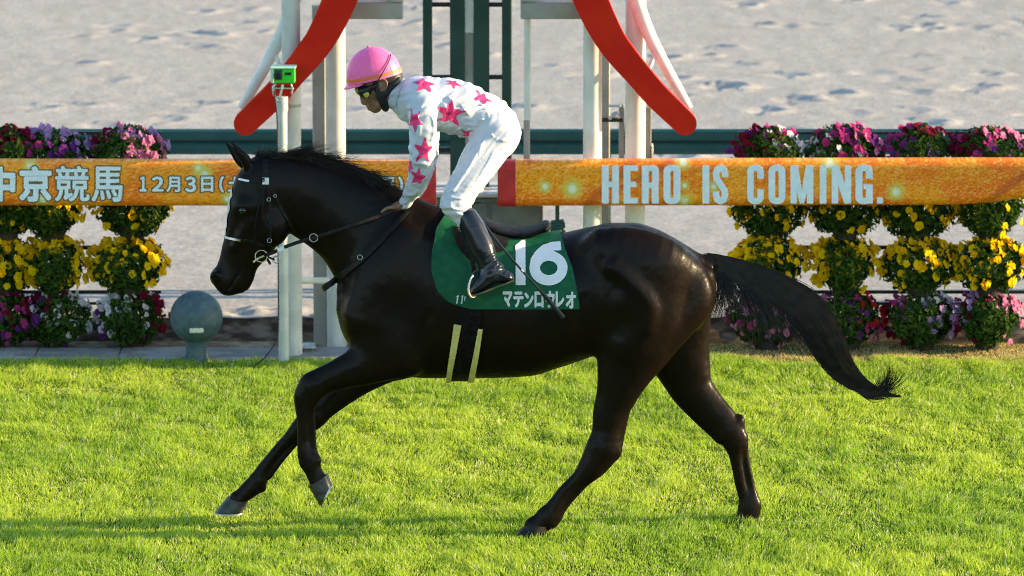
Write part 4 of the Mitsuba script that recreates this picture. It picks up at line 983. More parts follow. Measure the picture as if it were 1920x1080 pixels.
# tail: a tapering sheaf that streams out behind and curls up at its tip
tc = [(1316, 488, 12), (1340, 492, 13), (1384, 508, 19), (1425, 525, 24), (1465, 546, 28), (1505, 571, 31), (1530, 603, 32), (1549, 640, 30), (1566, 672, 27), (1590, 704, 20), (1614, 722, 14), (1637, 732, 9), (1662, 739, 5), (1690, 743, 2)]
tp = curve([[*P(a, b, 0.0), w * MPP(0)] for a, b, w in tc], 80)
tcore = Body(); tcore.add(Tube([[*q[:3], max(q[3] * .42, .006), max(q[3] * .30, .006)] for q in tp[3:56:4]], 40), 0.02)
TL_ = put('tail', tcore.mesh(0.008, 3), 'hair_mat', HW, smooth=True)
tt = np.gradient(tp[:, :3], axis=0); tt /= np.linalg.norm(tt, axis=1, keepdims=True)
tn = np.cross(tt, [0, 1, 0]); tn /= np.linalg.norm(tn, axis=1, keepdims=True)
n, K = 6500, 20
lk = r.integers(0, 90, n)                                   # hairs hang together in locks
lth, lrad, ls1, lph = r.uniform(0, 2 * math.pi, 90), np.sqrt(r.uniform(0.05, 0.85, 90)), np.clip(1.02 - np.abs(r.normal(0, .2, 90)), .4, 1.0), r.uniform(0, 6.3, 90)
th, rad0 = lth[lk] + r.normal(0, .22, n), lrad[lk] + r.normal(0, .10, n)
s0, s1 = r.uniform(0, .30, n) ** 1.4, np.clip(ls1[lk] - np.abs(r.normal(0, .06, n)), .35, 1.0)
t = s0[:, None] + (s1 - s0)[:, None] * np.linspace(0, 1, K)[None]
at = lambda A: np.stack([np.interp(t.ravel(), np.linspace(0, 1, 80), A[:, k]) for k in range(A.shape[1])], 1).reshape(n, K, -1)
ctr, wid, nn = at(tp[:, :3]), at(tp[:, 3:])[..., 0], at(tn)
wob = 0.30 * np.sin(t * (5 + lk[:, None] % 5) + lph[lk][:, None]) + 0.10 * np.sin(t * r.uniform(4, 11, (n, 1)) + r.uniform(0, 6.3, (n, 1)))
ln = ctr + nn * (np.cos(th)[:, None] * rad0[:, None] * 1.0 + wob * .30)[..., None] * wid[..., None] + np.array([0, .62, 0]) * ((np.sin(th)[:, None] * rad0[:, None] + wob * .3) * wid)[..., None]
put('strand', strands(ln, np.linspace(.0013, .0005, K)[None] * np.where(np.arange(n) % 5 == 0, 1.9, 1.0)[:, None]), 'hair_mat', TL_, smooth=False, kind='stuff')
# loose wisps hanging below the root and the frayed tip
W = []
for (a, b, c, d, e, f, m, sp) in ((1340, 503, 1362, 545, 1345, 600, 170, 9), (1352, 505, 1378, 560, 1392, 606, 130, 11), (1385, 518, 1415, 560, 1442, 640, 150, 13), (1400, 525, 1440, 580, 1474, 655, 140, 13), (1470, 570, 1515, 640, 1560, 672, 70, 9), (1330, 505, 1338, 550, 1330, 600, 60, 4)):
    base = curve([P(a, b, 0), P(c, d, 0), P(e, f, 0)], 20)
    off = r.normal(0, sp * .0024, (m, 1, 3)) * np.linspace(.35, 1.7, 20)[None, :, None] + .006 * np.sin(np.linspace(0, 7, 20)[None, :, None] * r.uniform(.5, 1.3, (m, 1, 1)) + r.uniform(0, 6.3, (m, 1, 1))) * np.array([1, 0, .3])
    cut = r.uniform(.55, 1, m)
    idx = np.linspace(0, 1, 20)[None] * cut[:, None] * 19
    W.append(np.stack([np.interp(idx.ravel(), np.arange(20), base[:, k]) for k in range(3)], 1).reshape(m, 20, 3) + off)
m = 260
base = curve([P(1606, 724, 0), P(1640, 738, 0), P(1664, 722, 0), P(1676, 700, 0), P(1676, 684, 0)], 20)
fan = np.linspace(.25, 1.0, 20)[None, :, None] ** 1.3
off = np.stack([r.normal(-.012, .034, m), r.normal(0, .03, m), r.normal(-.008, .022, m)], 1)[:, None] * fan
cut = r.uniform(.55, 1, m)
idx = np.linspace(0, 1, 20)[None] * cut[:, None] * 19
W.append(np.stack([np.interp(idx.ravel(), np.arange(20), base[:, k]) for k in range(3)], 1).reshape(m, 20, 3) + off)
W = np.concatenate(W)
put('wisp', strands(W, np.broadcast_to(np.linspace(.0014, .0006, 20), W.shape[:2])), 'hair_mat', TL_, smooth=False, kind='stuff')

# ================================================================ TACK
scene['leather'] = princ(spotted((0.007, 0.006, 0.006), (0.015, 0.0135, 0.013), 60), 0.42, specular=0.14)
scene['saddle_leather'] = princ(spotted((0.004, 0.004, 0.0045), (0.009, 0.009, 0.009), 60), 0.5, specular=0.08)
scene['cloth_green'] = princ(spotted((0.003, 0.075, 0.034), (0.006, 0.10, 0.044), 40, 4), 0.6, specular=0.2)
scene['cloth_white'] = princ((0.70, 0.73, 0.76), 0.55)
scene['cloth_print'] = princ((0.56, 0.62, 0.60), 0.55)
scene['girth_yellow'] = princ(spotted((0.52, 0.47, 0.14), (0.60, 0.55, 0.20), 50), 0.6)
scene['silver'] = {'type': 'roughconductor', 'material': 'none', 'alpha': 0.2, 'specular_reflectance': rgb(0.5, 0.5, 0.5)}
def ribbon(path, nrm, width, thick):
    """A flat strap along a path; nrm = which way its face looks."""
    path, nrm = np.asarray(path, float), np.asarray(nrm, float)
    t = np.gradient(path, axis=0); t /= np.linalg.norm(t, axis=1, keepdims=True) + 1e-12
    nrm = nrm - t * (nrm * t).sum(1, keepdims=True); nrm /= np.linalg.norm(nrm, axis=1, keepdims=True) + 1e-12
    s = np.cross(t, nrm)
    w = np.broadcast_to(np.asarray(width, float), (len(path),))[:, None]
    ring = np.stack([path + s * w / 2, path + s * w / 2 + nrm * thick * .7, path + s * w * .38 + nrm * thick, path - s * w * .38 + nrm * thick, path - s * w / 2 + nrm * thick * .7, path - s * w / 2], 1)
    m = len(path)
    i, j = np.meshgrid(np.arange(m - 1), np.arange(6), indexing='ij'); j2 = (j + 1) % 6
    q = np.stack([i * 6 + j, i * 6 + j2, (i + 1) * 6 + j2, (i + 1) * 6 + j], -1).reshape(-1, 4)
    f = np.vstack([q[:, [0, 1, 2]], q[:, [0, 2, 3]], [[0, k + 1, k] for k in range(1, 5)], [[(m - 1) * 6, (m - 1) * 6 + k, (m - 1) * 6 + k + 1] for k in range(1, 5)]])
    me = trimesh.Trimesh(ring.reshape(-1, 3), f, process=False); me.fix_normals()
    return me
def on_side(body, pxs, y0=-.42, iso=0.002, n=30, side=-1, smooth=True):
    """Photo positions laid onto the near side of a body (side = 1: the same on the far side)."""
    c = curve([(a, b, 0) for a, b in pxs], n) if smooth else np.array([(a, b, 0) for a, b in pxs], float)
    p = body.hit(P(c[:, 0], c[:, 1], y0), FWD, iso)
    g = body.grad(p)
    if side == 1: p, g = p * [1, -1, 1], g * [1, -1, 1]
    return p, g
BR = thing('bridle', 'black leather bridle with silver noseband and browband on the horse\'s head', 'bridle')
def bstrap(name, pxs, w, mat='leather', thick=.004, both=True, iso=.0015, parent=BR, body=horse, n=30):
    k = None
    for s in ((-1, 1) if both else (-1,)):
        p, g = on_side(body, pxs, iso=iso, n=n, side=s)
        k = put(name, ribbon(p, g, w, thick), mat, parent, smooth=40) if s == -1 else put(name, ribbon(p, g, w, thick), mat, parent, smooth=40) and k
    return k
bstrap('headpiece', [(491, 297), (491, 312), (492, 330), (496, 346)], .026)
bstrap('cheek_strap', [(489, 345), (487, 365), (486, 395), (491, 415), (501, 430)], .013)
bstrap('cheek_strap', [(496, 345), (499, 370), (501, 395), (502, 425), (499, 455), (492, 474)], .015)
bstrap('throat_strap', [(497, 344), (509, 362), (522, 392), (536, 416), (547, 434)], .013)
bstrap('browband', [(461, 337), (474, 339), (490, 340)], .013)
bstrap('browband', [(441, 333), (450, 335), (461, 337)], .012, 'silver', .006)
bstrap('noseband', [(444, 449), (460, 451), (475, 455), (488, 460)], .017)
bstrap('noseband', [(415.5, 443), (425, 446), (444, 449)], .013, 'silver', .006)
bstrap('tie_strap', [(484, 345), (479, 380), (470, 440), (474, 455)], .009)
p, g = on_side(horse, [(492, 337), (493, 337)], n=2)
tb_ = trimesh.creation.box([.030, .004, .030]); tb_.apply_translation(p[0] + g[0] * .008)
k = put('number_tag', tb_, 'label_white', BR, smooth=False)
for ch, a, b in (('1', 487.5, 490.5), ):
    m = extrude(px_poly(unary_union([sbox(488, 333, 489.7, 341), rrect(491.5, 496.5, 333, 341, 2.2).difference(sbox(493, 337, 495, 339.4))]), p[0][1]), .001)
    m.apply_translation([0, p[0][1] + g[0][1] * .008 - .0022, 0]); put('number', m, 'leather', k, smooth=False)
def ring3(c, R, r, tilt=0.0, n=28, squash=1.0):
    a = np.linspace(0, 2 * math.pi, n + 1)
    pts = np.stack([R * np.cos(a) * squash, np.full_like(a, 0), R * np.sin(a)], 1)
    pts[:, 1] = tilt * pts[:, 0]
    return sweep(pts + c, r, 8, caps=False)
for s in (-1, 1):
    q = P(490, 480, -.072) if s == -1 else P(490, 480, .072)
    put('bit_ring', ring3(q + [0, s * .006, 0], .027, .0024, -.15 * s), 'brass', BR)
p, g = on_side(horse, [(488, 479), (478, 483), (468, 491)], iso=.004, n=10)
put('bit', sweep(p, .0055, 8), 'brass', BR)
p, g = on_side(horse, [(499, 445), (499, 452)], iso=.006, n=2)
for (a, b), rr_ in (((499, 450), .012), ((498, 372), .010), ((510, 365), .008)):
    p, g = on_side(horse, [(a, b), (a + 1, b)], iso=.007, n=2)
    put('buckle', ring3(p[0], rr_ * .8, .0016), 'silver', BR)
put('chin_strap', sweep(curve([P(500, 484, -.06), P(505, 492, -.03), P(506, 494, 0), P(505, 492, .03), P(500, 484, .06)], 16), .006, 8), 'leather', BR)
put('ring', ring3(P(518, 487, -.045), .015, .003), 'silver', BR)
put('link', sweep(curve([P(502, 482, -.07), P(510, 485, -.06), P(514, 487, -.048)], 8), .0045, 8), 'leather', BR)

RN = thing('reins', 'black leather reins running from the bit to the jockey\'s hands', 'reins')
for s in (-1, 1):
    nodes = [(500, 478, .078), (515, 472, .082), (535, 463, .09), (560, 454, .11), (588, 446, .13), (625, 434, .155), (664, 421, .165), (700, 409, .14), (728, 400, .10), (748, 392, .075)]
    pth = curve([P(a, b, s * y) for a, b, y in nodes], 60)
    f_ = horse.at(pth)
    pth = np.where((f_ < .006)[:, None], horse.snap(pth, .006), pth)
    put('rein', ribbon(pth, np.tile([0, s * 1.0, .25], (60, 1)), .016, .004), 'leather', RN, smooth=40)
    put('ring', ring3(P(588, 446, s * .138), .018, .0024), 'silver', RN)
    put('clip', ribbon(curve([P(521, 470, s * .09), P(533, 464.5, s * .096)], 6), np.tile([0, s * 1.0, .2], (6, 1)), .020, .006), 'label_white', RN, smooth=40)
put('rein_end', sweep(curve([P(748, 392, -.07), P(770, 389, -.02), P(790, 386, .0), P(806, 388, .02), P(815, 396, .03)], 24), .009, 8), 'leather', RN)
NS = thing('neck_strap', 'black leather neck strap with buckle looped round the horse\'s neck', 'strap')
p, g = on_side(horse, [(762, 394), (735, 425), (700, 463), (672, 489), (645, 510), (627, 524)], iso=.003, n=50)
cf = curve([p[-1], P(612, 537, -.07), P(606, 541, 0), P(612, 537, .07), p[-1] * [1, -1, 1]], 26)
allp = np.vstack([p, cf[1:-1], (p * [1, -1, 1])[::-1]])
gg = np.vstack([g, np.stack([np.full(24, -.75), np.linspace(-.5, .5, 24), np.full(24, -.45)], 1), (g * [1, -1, 1])[::-1]])
put('strap', ribbon(allp, gg, np.interp(np.linspace(0, 1, len(allp)), [0, .2, .8, 1], [.02, .028, .028, .02]), .005), 'leather', NS, smooth=40)
p, g = on_side(horse, [(672, 482), (673, 482)], iso=.012, n=2)
put('buckle', ring3(p[0], .011, .0019), 'silver', NS)

# saddle cloth over the back
def drape(front, back, th0, th1, iso, nu, nv, thick=.005, rowmid=555, rowh=152, low=None):
    """A sheet laid over the trunk between two edges given as (row, column); th = angle from the spine, negative on the near side."""
    fr_, ba_ = np.array(front, float), np.array(back, float)
    V = np.zeros((nv, nu, 3))
    for a, thv in enumerate(np.linspace(th0, th1, nv)):
        th = math.radians(abs(thv)); sgn = -1 if thv < 0 else 1
        row = rowmid - rowh * math.cos(th)
        x = np.linspace(np.interp(row, fr_[:, 0], fr_[:, 1]), np.interp(row, ba_[:, 0], ba_[:, 1]), nu)
        wx = P(x, row, -.2 * math.sin(th))[:, 0]
        t, b, w = (np.interp(wx, trunk.X, q) for q in trunk.tab)
        if low is not None:                                 # the lower edge hangs level, whatever the girth of the trunk
            zl = P(x, low, -.27)[:, 2]
            th = abs(thv) / max(abs(th0), abs(th1)) * np.arccos(np.clip((zl - (t + b) / 2) / ((t - b) / 2), -1, 1))
        V[a] = np.stack([wx, sgn * w * np.sin(th), (t + b) / 2 + (t - b) / 2 * np.cos(th)], 1)
    v = horse.snap(V.reshape(-1, 3), iso, 6)
    g = horse.grad(v)
    i, j = np.meshgrid(np.arange(nv - 1), np.arange(nu - 1), indexing='ij'); a = i * nu + j
    q = np.stack([a, a + 1, a + nu + 1, a + nu], -1).reshape(-1, 4)
    N = nv * nu
    f = [q, q[:, ::-1] + N]
    edge = np.concatenate([np.arange(nu), (np.arange(1, nv) * nu + nu - 1), ((nv - 1) * nu + np.arange(nu - 2, -1, -1)), (np.arange(nv - 2, 0, -1) * nu)])
    e2 = np.roll(edge, -1)
    f.append(np.stack([edge, edge + N, e2 + N, e2], 1))
    me = trimesh.Trimesh(np.vstack([v + g * thick, v]), np.vstack([np.vstack(f)[:, [0, 1, 2]], np.vstack(f)[:, [0, 2, 3]]]), process=False)
    me.fix_normals()
    return me
SC = thing('saddle_cloth', 'dark green saddle cloth with white number 16 under the saddle', 'saddle cloth')
CF = [(400, 834), (410, 830), (433, 818), (470, 812), (510, 812), (547, 823), (567, 843), (576, 862), (581, 884)]
CB = [(400, 1052), (437, 1060), (483, 1073), (527, 1080), (581, 1085)]
put('cloth', drape(CF, CB, -100.5, 100.5, .010, 60, 110, low=578), 'cloth_green', SC, smooth=50)
def patch_on(body, poly, iso, y0=-.46, size=.012, thick=.0015, tangent=None):
    """A flat printed or sewn shape laid onto the near side of a body."""
    geoms = getattr(poly, 'geoms', [poly])
    V, F = [], []
    o = 0
    for g_ in geoms:
        if g_.area < 0.3: continue
        v, f = trimesh.creation.triangulate_polygon(g_, engine='earcut')
        v3, f3 = trimesh.remesh.subdivide_to_size(np.column_stack([v, np.zeros(len(v))]), f, size / .0024)
        V.append(v3); F.append(f3 + o); o += len(v3)
    V, F = np.vstack(V), np.vstack(F)
    m = trimesh.Trimesh(V, F); m.merge_vertices()
    p = body.hit(P(m.vertices[:, 0], m.vertices[:, 1], y0), FWD, iso)
    out = trimesh.Trimesh(p, m.faces, process=False)
    if (out.face_normals[:, 1] * out.area_faces).sum() > 0: out.invert()
    return out
one = Polygon([(966, 459), (979, 448.5), (985.5, 448.5), (985.5, 534.5), (967, 534.5), (967, 466), (966, 470)])
six = unary_union([affinity.scale(Point(1029, 502).buffer(1, 24), 36, 33), LineString([(1002, 498), (1004, 487), (1011, 476), (1022, 466), (1036, 461), (1053, 459.5)]).buffer(8.6, cap_style=2)]).difference(affinity.scale(Point(1029.5, 502).buffer(1, 20), 16.5, 13.5))
for q, nm in ((one, 'number'), (six, 'number')): put(nm, patch_on(horse, q, .0175), two(scene['cloth_white']), SC, smooth=True)
for ch, a, b, r0, r1 in (('マ', 943, 960, 547, 575), ('テ', 963, 981, 547.5, 576), ('ン', 983.5, 1000, 549, 576), ('ロ', 1003, 1019, 547, 576), ('ウ', 1024, 1040, 546, 577), ('レ', 1043, 1058, 547, 576), ('オ', 1062, 1080, 547.5, 578)):
    put('lettering', patch_on(horse, glyph(ch, a, b, r0, r1).buffer(.7), .0175), two(scene['cloth_print']), SC, smooth=True)
for a in (853.5, 862.5, 869.5):
    put('lettering', patch_on(horse, Polygon([(a + 1, 556), (a + 4.5, 553.5), (a + 6, 553.5), (a + 3.2, 570), (a + .8, 570), (a + 2.8, 558)] if a < 869 else [(a + 1, 556), (a + 3, 556), (a + 1.5, 564), (a, 564)]), .0175), two(scene['cloth_print']), SC, smooth=True)
put('binding', drape([(r_, c_ - 1) for r_, c_ in CF], [(r_, c_ + 2.5) for r_, c_ in CF], -99, 99, .0125, 3, 90, .004, low=576), 'cloth_green', SC, smooth=50)

GI = thing('girth', 'black girth with two pale yellow edges round the horse\'s belly', 'girth')
def gedge(off0, off1):
    rows__ = [(420, 888), (520, 874), (572, 868), (640, 856), (708, 842), (760, 842)]
    return [(a, c + np.interp(a, [572, 708], [off0, off1])) for a, c in rows__]
put('band', drape(gedge(-6, -1), gedge(34, 38), -181, -75, .008, 10, 60, .005), 'saddle_leather', GI, smooth=50)
put('band', drape(gedge(-6, -1), gedge(34, 38), 75, 179, .008, 10, 60, .005), 'saddle_leather', GI, smooth=50)
for o0, o1 in (((-13, -7), (1, 2)), ((32, 34), (40, 46))):
    put('edging', drape(gedge(o0[0], o0[1]), gedge(o1[0], o1[1]), -176, -101.5 if o0[0] < 0 else -102, .0125, 4, 60, .005), 'girth_yellow', GI, smooth=50)

SD = thing('saddle', 'small black racing saddle on the green saddle cloth', 'saddle')
sb = Body()
sb.add(Tube(pnodes((846, 408, 0, 8, .05), (866, 420, 0, 8, .06), (900, 416, 0, 9, .085), (925, 427, 0, 10, .105), (950, 434, 0, 9.5, .12), (985, 436, 0, 9, .12), (1010, 429, 0, 8.5, .11), (1025, 423, 0, 7.5, .09)), 24), .02)
sb.add(Ball(P(1022, 424, 0), (.022, .10, .018)), .015)
put('seat', sb.mesh(.006, 3), 'saddle_leather', SD, smooth=True)
for s in (-1, 1):
    for nm, pl_, iso in (('flap', [(850, 428), (858, 420), (878, 424), (888, 450), (888, 486), (878, 484), (866, 470), (855, 452)], .022), ('flap', [(900, 420), (930, 438), (952, 446), (949, 458), (938, 470), (925, 470), (905, 450)], .022)):
        m = patch_on(horse, Polygon(pl_).buffer(4).buffer(-2), iso)
        if s == 1: m.vertices *= [1, -1, 1]
        put(nm, m, two(scene['leather']), SD, smooth=True)
    p, g = on_side(horse, [(872, 430), (880, 460), (886, 490), (890, 512)], iso=.028, n=20, side=s)
    put('stirrup_leather', ribbon(p, g, .022, .004), 'leather', SD, smooth=40)
p, g = on_side(horse, [(858, 424), (866, 437), (874, 449), (880, 458)], iso=.026, n=16)
put('lacing', trimesh.util.concatenate([sweep([p[k] + [-.006, 0, .004], p[k + 1] + [.006, 0, .004]], .0022, 6) for k in range(0, 14, 2)]), 'silver', SD)

# ================================================================ THE JOCKEY
scene['skin'] = princ(spotted((0.20, 0.10, 0.062), (0.26, 0.132, 0.083), 60), 0.45, specular=0.4)
scene['silk_white'] = princ(spotted((0.47, 0.515, 0.59), (0.51, 0.55, 0.63), 25), 0.45, sheen=0.2)
scene['breeches_white'] = princ(spotted((0.48, 0.52, 0.585), (0.52, 0.555, 0.62), 25), 0.5, sheen=0.2)
scene['star_pink'] = two(princ(spotted((0.70, 0.028, 0.15), (0.78, 0.04, 0.19), 40), 0.5))
scene['helmet_pink'] = princ(spotted((0.86, 0.13, 0.36), (0.90, 0.16, 0.40), 60), 0.45, sheen=0.2)
scene['helmet_orange'] = princ((0.72, 0.16, 0.05), 0.5)
scene['harness_black'] = princ(spotted((0.010, 0.010, 0.013), (0.02, 0.02, 0.024), 60), 0.55)
scene['boot_leather'] = princ(spotted((0.005, 0.007, 0.016), (0.010, 0.012, 0.022), 30), 0.2, specular=0.5)
scene['goggle_lens'] = princ((0.42, 0.36, 0.03), 0.12, specular=0.7)
scene['goggle_clear'] = princ((0.25, 0.26, 0.08), 0.1, specular=0.7)
scene['hair_dark'] = princ((0.02, 0.017, 0.015), 0.5)
scene['whip_mat'] = princ((0.012, 0.014, 0.02), 0.3)
scene['sole_mat'] = princ((0.10, 0.085, 0.05), 0.5)
def folds(p, s, amp, seed):
    q = np.stack([p[:, 0] * s[0] + p[:, 2] * s[3], p[:, 1] * s[1], p[:, 2] * s[2] - p[:, 0] * s[4]], -1)
    n = meshkit.fbm(q + 0.35 * meshkit.noise(q * .7, seed + 5)[:, None], 2, seed)
    return (amp * (1 - 2 * np.abs(2 * n - 1)) ).astype(np.float32)
JK = thing('jockey', 'jockey in white silks with pink stars and a pink helmet, crouched over the saddle', 'person')
ARM = lambda s, dx=0: [(785 + dx, 188, s * .165, 31, .066), (793 + dx, 224, s * .205, 28, .06), (793 + dx, 262, s * .215, 27.5, .058), (792 + dx, 292, s * .215, 25.5, .055), (787 + dx, 322, s * .19, 22, .05), (773 + dx, 356, s * .135, 18, .042), (761 + dx, 378, s * .095, 13.5, .035)]
LEG = lambda s: [(930, 252, s * .09, 42, .098), (916, 276, s * .115, 41, .096), (894, 312, s * .175, 37, .086), (869, 352, s * .235, 32.5, .074), (853, 382, s * .27, 28, .064)]
SHIN = lambda s: [(853, 384, s * .272, 26, .062), (866, 405, s * .285, 21, .058), (877, 420, s * .295, 18.5, .053), (884, 432, s * .3, 17, .05)]
BOOT = lambda s: [(877, 409, s * .293, 20.5, .055), (888, 432, s * .305, 23.5, .058), (902, 463, s * .318, 24.5, .058), (914, 489, s * .328, 20.5, .05), (921, 508, s * .333, 20, .046)]
TORSO = [(750, 180, 0, 30, .07), (768, 184, 0, 40, .125), (800, 193, 0, 51.5, .18), (850, 200, 0, 53, .172), (896, 216, 0, 47.5, .158), (924, 233, 0, 44.5, .152)]
thin = lambda rows, k=.78: [(a, b, c, d * k, e * k) for a, b, c, d, e in rows]
# skin: one continuous figure
sk = Body()
sk.add(Tube(pnodes(*thin(TORSO)), 14), .03)
sk.add(Tube(pnodes((719, 166, 0, 22, .056), (735, 177, 0, 23, .058), (765, 188, 0, 28, .07)), 8), .03)
sk.add(Ball(P(709, 140, 0), (.098, .075, .096)), .02)
sk.add(Tube(pnodes((693, 160, 0, 19, .056), (697, 175, 0, 16.5, .052), (701, 188, 0, 14.5, .045), (704, 198, 0, 12.5, .036), (707, 203.5, 0, 7.5, .022)), 20), .012)
for s in (-1, 1):
    sk.add(Tube(pnodes((722, 164, s * .058, 9, .018), (719, 186, s * .05, 7.5, .017), (706, 202, s * .018, 5, .014)), 10), .014)       # jaw
    sk.add(Ball(P(690, 182, s * .036), (.016, .016, .016)), .016)                                    # cheekbone
    sk.add(Ball(P(685, 194, s * .010), (.009, .0075, .0065)), .006)                                # nostril wing
    sk.add(Tube(pnodes((710, 151, s * .078, 2.2, .010), (719, 149, s * .086, 2.4, .009), (725.5, 156, s * .088, 2.2, .008), (723, 166, s * .082, 2.2, .009), (716, 170, s * .075, 2.0, .01)), 16), .006)   # ear rim
    sk.add(Ball(P(716, 160, s * .076), (.016, .007, .021)), .008)
    sk.add(Ball(P(676, 171, s * .026), (.012, .016, .011)), .012, True)                              # eye socket
sk.add(Tube(pnodes((677.5, 170, 0, 3.5, .009), (679.5, 181, 0, 5, .011), (682.5, 190, 0, 5.4, .014)), 12), .008)
sk.add(Ball(P(682, 192, 0), (.0115, .011, .009)), .008)
sk.add(Ball(P(692.5, 199.5, 0), (.0145, .022, .0085)), .007)
sk.add(Ball(P(694, 205, 0), (.012, .019, .0065)), .004)
sk.add(Ball(P(702, 206.5, 0), (.014, .018, .011)), .008)
for s, dx in ((-1, 0), (1, 5)):
    sk.add(Tube(pnodes(*thin(ARM(s, dx))), 14), .02)
    sk.add(Tube(pnodes((764 + dx, 374, s * .10, 8.0, .022), (757 + dx, 383, s * .09, 9, .026), (748 + dx, 386, s * .08, 9.5, .032), (738 + dx, 390, s * .075, 9.0, .038)), 10), .012)
    for q, (yy, n1, n2, n3, rr) in enumerate(((.108, (728, 390), (720.5, 394), (715.5, 398.5), 3.7), (.088, (729, 394), (723, 400), (727, 405), 3.9), (.068, (731, 396), (726, 403), (732, 407.5), 3.7), (.050, (734, 398), (730, 405), (736, 408), 3.3))):
        k = yy if s > 0 else -yy
        sk.add(Tube(pnodes((739 + dx, 389 + q * 1.2, k, rr * 1.15, rr * .0026), (n1[0] + dx, n1[1], k, rr, rr * .0024), (n2[0] + dx, n2[1], k, rr * .92, rr * .0022), (n3[0] + dx, n3[1], k, rr * .75, rr * .0019)), 10), .004)
    sk.add(Tube(pnodes((753 + dx, 390, s * .062, 4.4, .011), (746 + dx, 398, s * .056, 4.2, .0105), (738 + dx, 402, s * .062, 3.6, .009), (733 + dx, 402, s * .068, 2.8, .007)), 10), .006)
    sk.add(Tube(pnodes(*thin(LEG(s), .75)), 12), .03); sk.add(Tube(pnodes(*thin(SHIN(s) + BOOT(s)[1:], .7)), 14), .02)
    sk.add(Tube(pnodes((922, 510, s * .334, 13, .032), (902, 531, s * .338, 9, .032), (886, 543, s * .34, 6, .03)), 8), .02)
put('body', sk.mesh(.0035, 2), 'skin', JK, smooth=True)
print('jockey body ok')
hairb = Body(); hairb.add(Ball(P(716, 146, 0), (.088, .079, .088)), .01); hairb.add(Ball(P(740, 150, 0), (.035, .06, .05)), .02)
put('hair', hairb.mesh(.006, 2), 'hair_dark', JK, smooth=True)
def creases(body, lines):
    """Raised folds of the cloth along lines on the near side."""
    n = 14
    c = np.vstack([curve([(a, b, 0) for a, b in l], n) for l in lines])
    p = body.hit(P(c[:, 0], c[:, 1], -.5), FWD, 0)
    t = np.sin(np.linspace(.12, math.pi - .12, n))
    for k in range(len(lines)):
        q = p[k * n:(k + 1) * n]
        body.add(Tube(np.column_stack([q, .0025 + .0035 * t, .0025 + .0035 * t]), n), .014)
# silk jersey with collar and sleeves
je = Body()
je.add(Tube(pnodes(*TORSO), 22), .03)
je.add(Tube(pnodes((739.5, 172, 0, 29, .070), (752, 177, 0, 31, .078), (770, 186, 0, 38, .11)), 10), .02)
for s, dx in ((-1, 0), (1, 5)):
    je.add(Ball(P(790 + dx, 182, s * .13), (.085, .075, .085)), .05)
    je.add(Tube(pnodes(*ARM(s, dx)), 26), .022)
    je.add(Tube(pnodes((764 + dx, 373, s * .10, 14.6, .038), (760.5 + dx, 379, s * .094, 14.6, .037)), 4), .006)
creases(je, [[(822, 182), (835, 205), (828, 230)], [(838, 176), (848, 196), (840, 224)], [(862, 190), (880, 212), (905, 220)], [(846, 236), (880, 230), (912, 242)], [(896, 186), (912, 204), (918, 226)], [(832, 246), (858, 238), (890, 244)], [(772, 205), (785, 232), (780, 262)], [(812, 264), (796, 284), (772, 294)], [(812, 296), (797, 305), (776, 303)], [(800, 318), (788, 338), (770, 344)], [(806, 210), (812, 236), (808, 262)], [(768, 192), (782, 200), (798, 190)], [(784, 350), (774, 362), (758, 364)]])
def jersey_folds(p):
    arm = np.clip((np.abs(p[:, 1]) - .13) / .05, 0, 1) * np.clip((P(0, 205, 0)[2] - p[:, 2]) / .06, 0, 1)
    a = folds(p, (8, 5, 22, 8, 11), .0085, 3)
    b = folds(p, (9, 6, 19, 12, -6), .0052, 8)
    return (a * (1 - arm) + b * arm + .0022 * (meshkit.noise(p * 38, 2) - .5)).astype(np.float32)
je.warp = jersey_folds
JE = put('jersey', je.mesh(.005, 1), 'silk_white', JK, smooth=True)
# breeches
bp = Body()
bp.add(Tube(pnodes((901, 218, 0, 47.5, .158), (927, 239, 0, 47.5, .166), (934, 260, 0, 40, .162)), 10), .03)
for s in (-1, 1):
    bp.add(Ball(P(937, 251, s * .07), (.090, .09, .094)), .025)
    bp.add(Tube(pnodes(*LEG(s)), 20), .03); bp.add(Tube(pnodes(*SHIN(s)), 10), .03)
creases(bp, [[(905, 262), (885, 300), (858, 345)], [(926, 280), (905, 320), (880, 358)], [(944, 272), (928, 306), (905, 342)], [(912, 240), (935, 258), (960, 262)], [(836, 362), (858, 372), (884, 370)], [(834, 386), (856, 390), (884, 382)], [(842, 372), (850, 392), (872, 400)], [(888, 255), (900, 274), (896, 296)], [(866, 330), (852, 352), (845, 366)], [(940, 300), (920, 330), (905, 344)]])
def breech_folds(p):
    kz = P(0, 385, -.27)[2]
    knee = np.exp(-((p[:, 2] - kz) / .09) ** 2)
    a = folds(p, (10, 7, 9, -8, 10), .0075, 14)
    b = folds(p, (12, 9, 26, 14, 5), .0085, 19)
    return (a * (1 - knee) + b * knee).astype(np.float32)
bp.warp = breech_folds
BP = put('breeches', bp.mesh(.005, 1), 'breeches_white', JK, smooth=True)
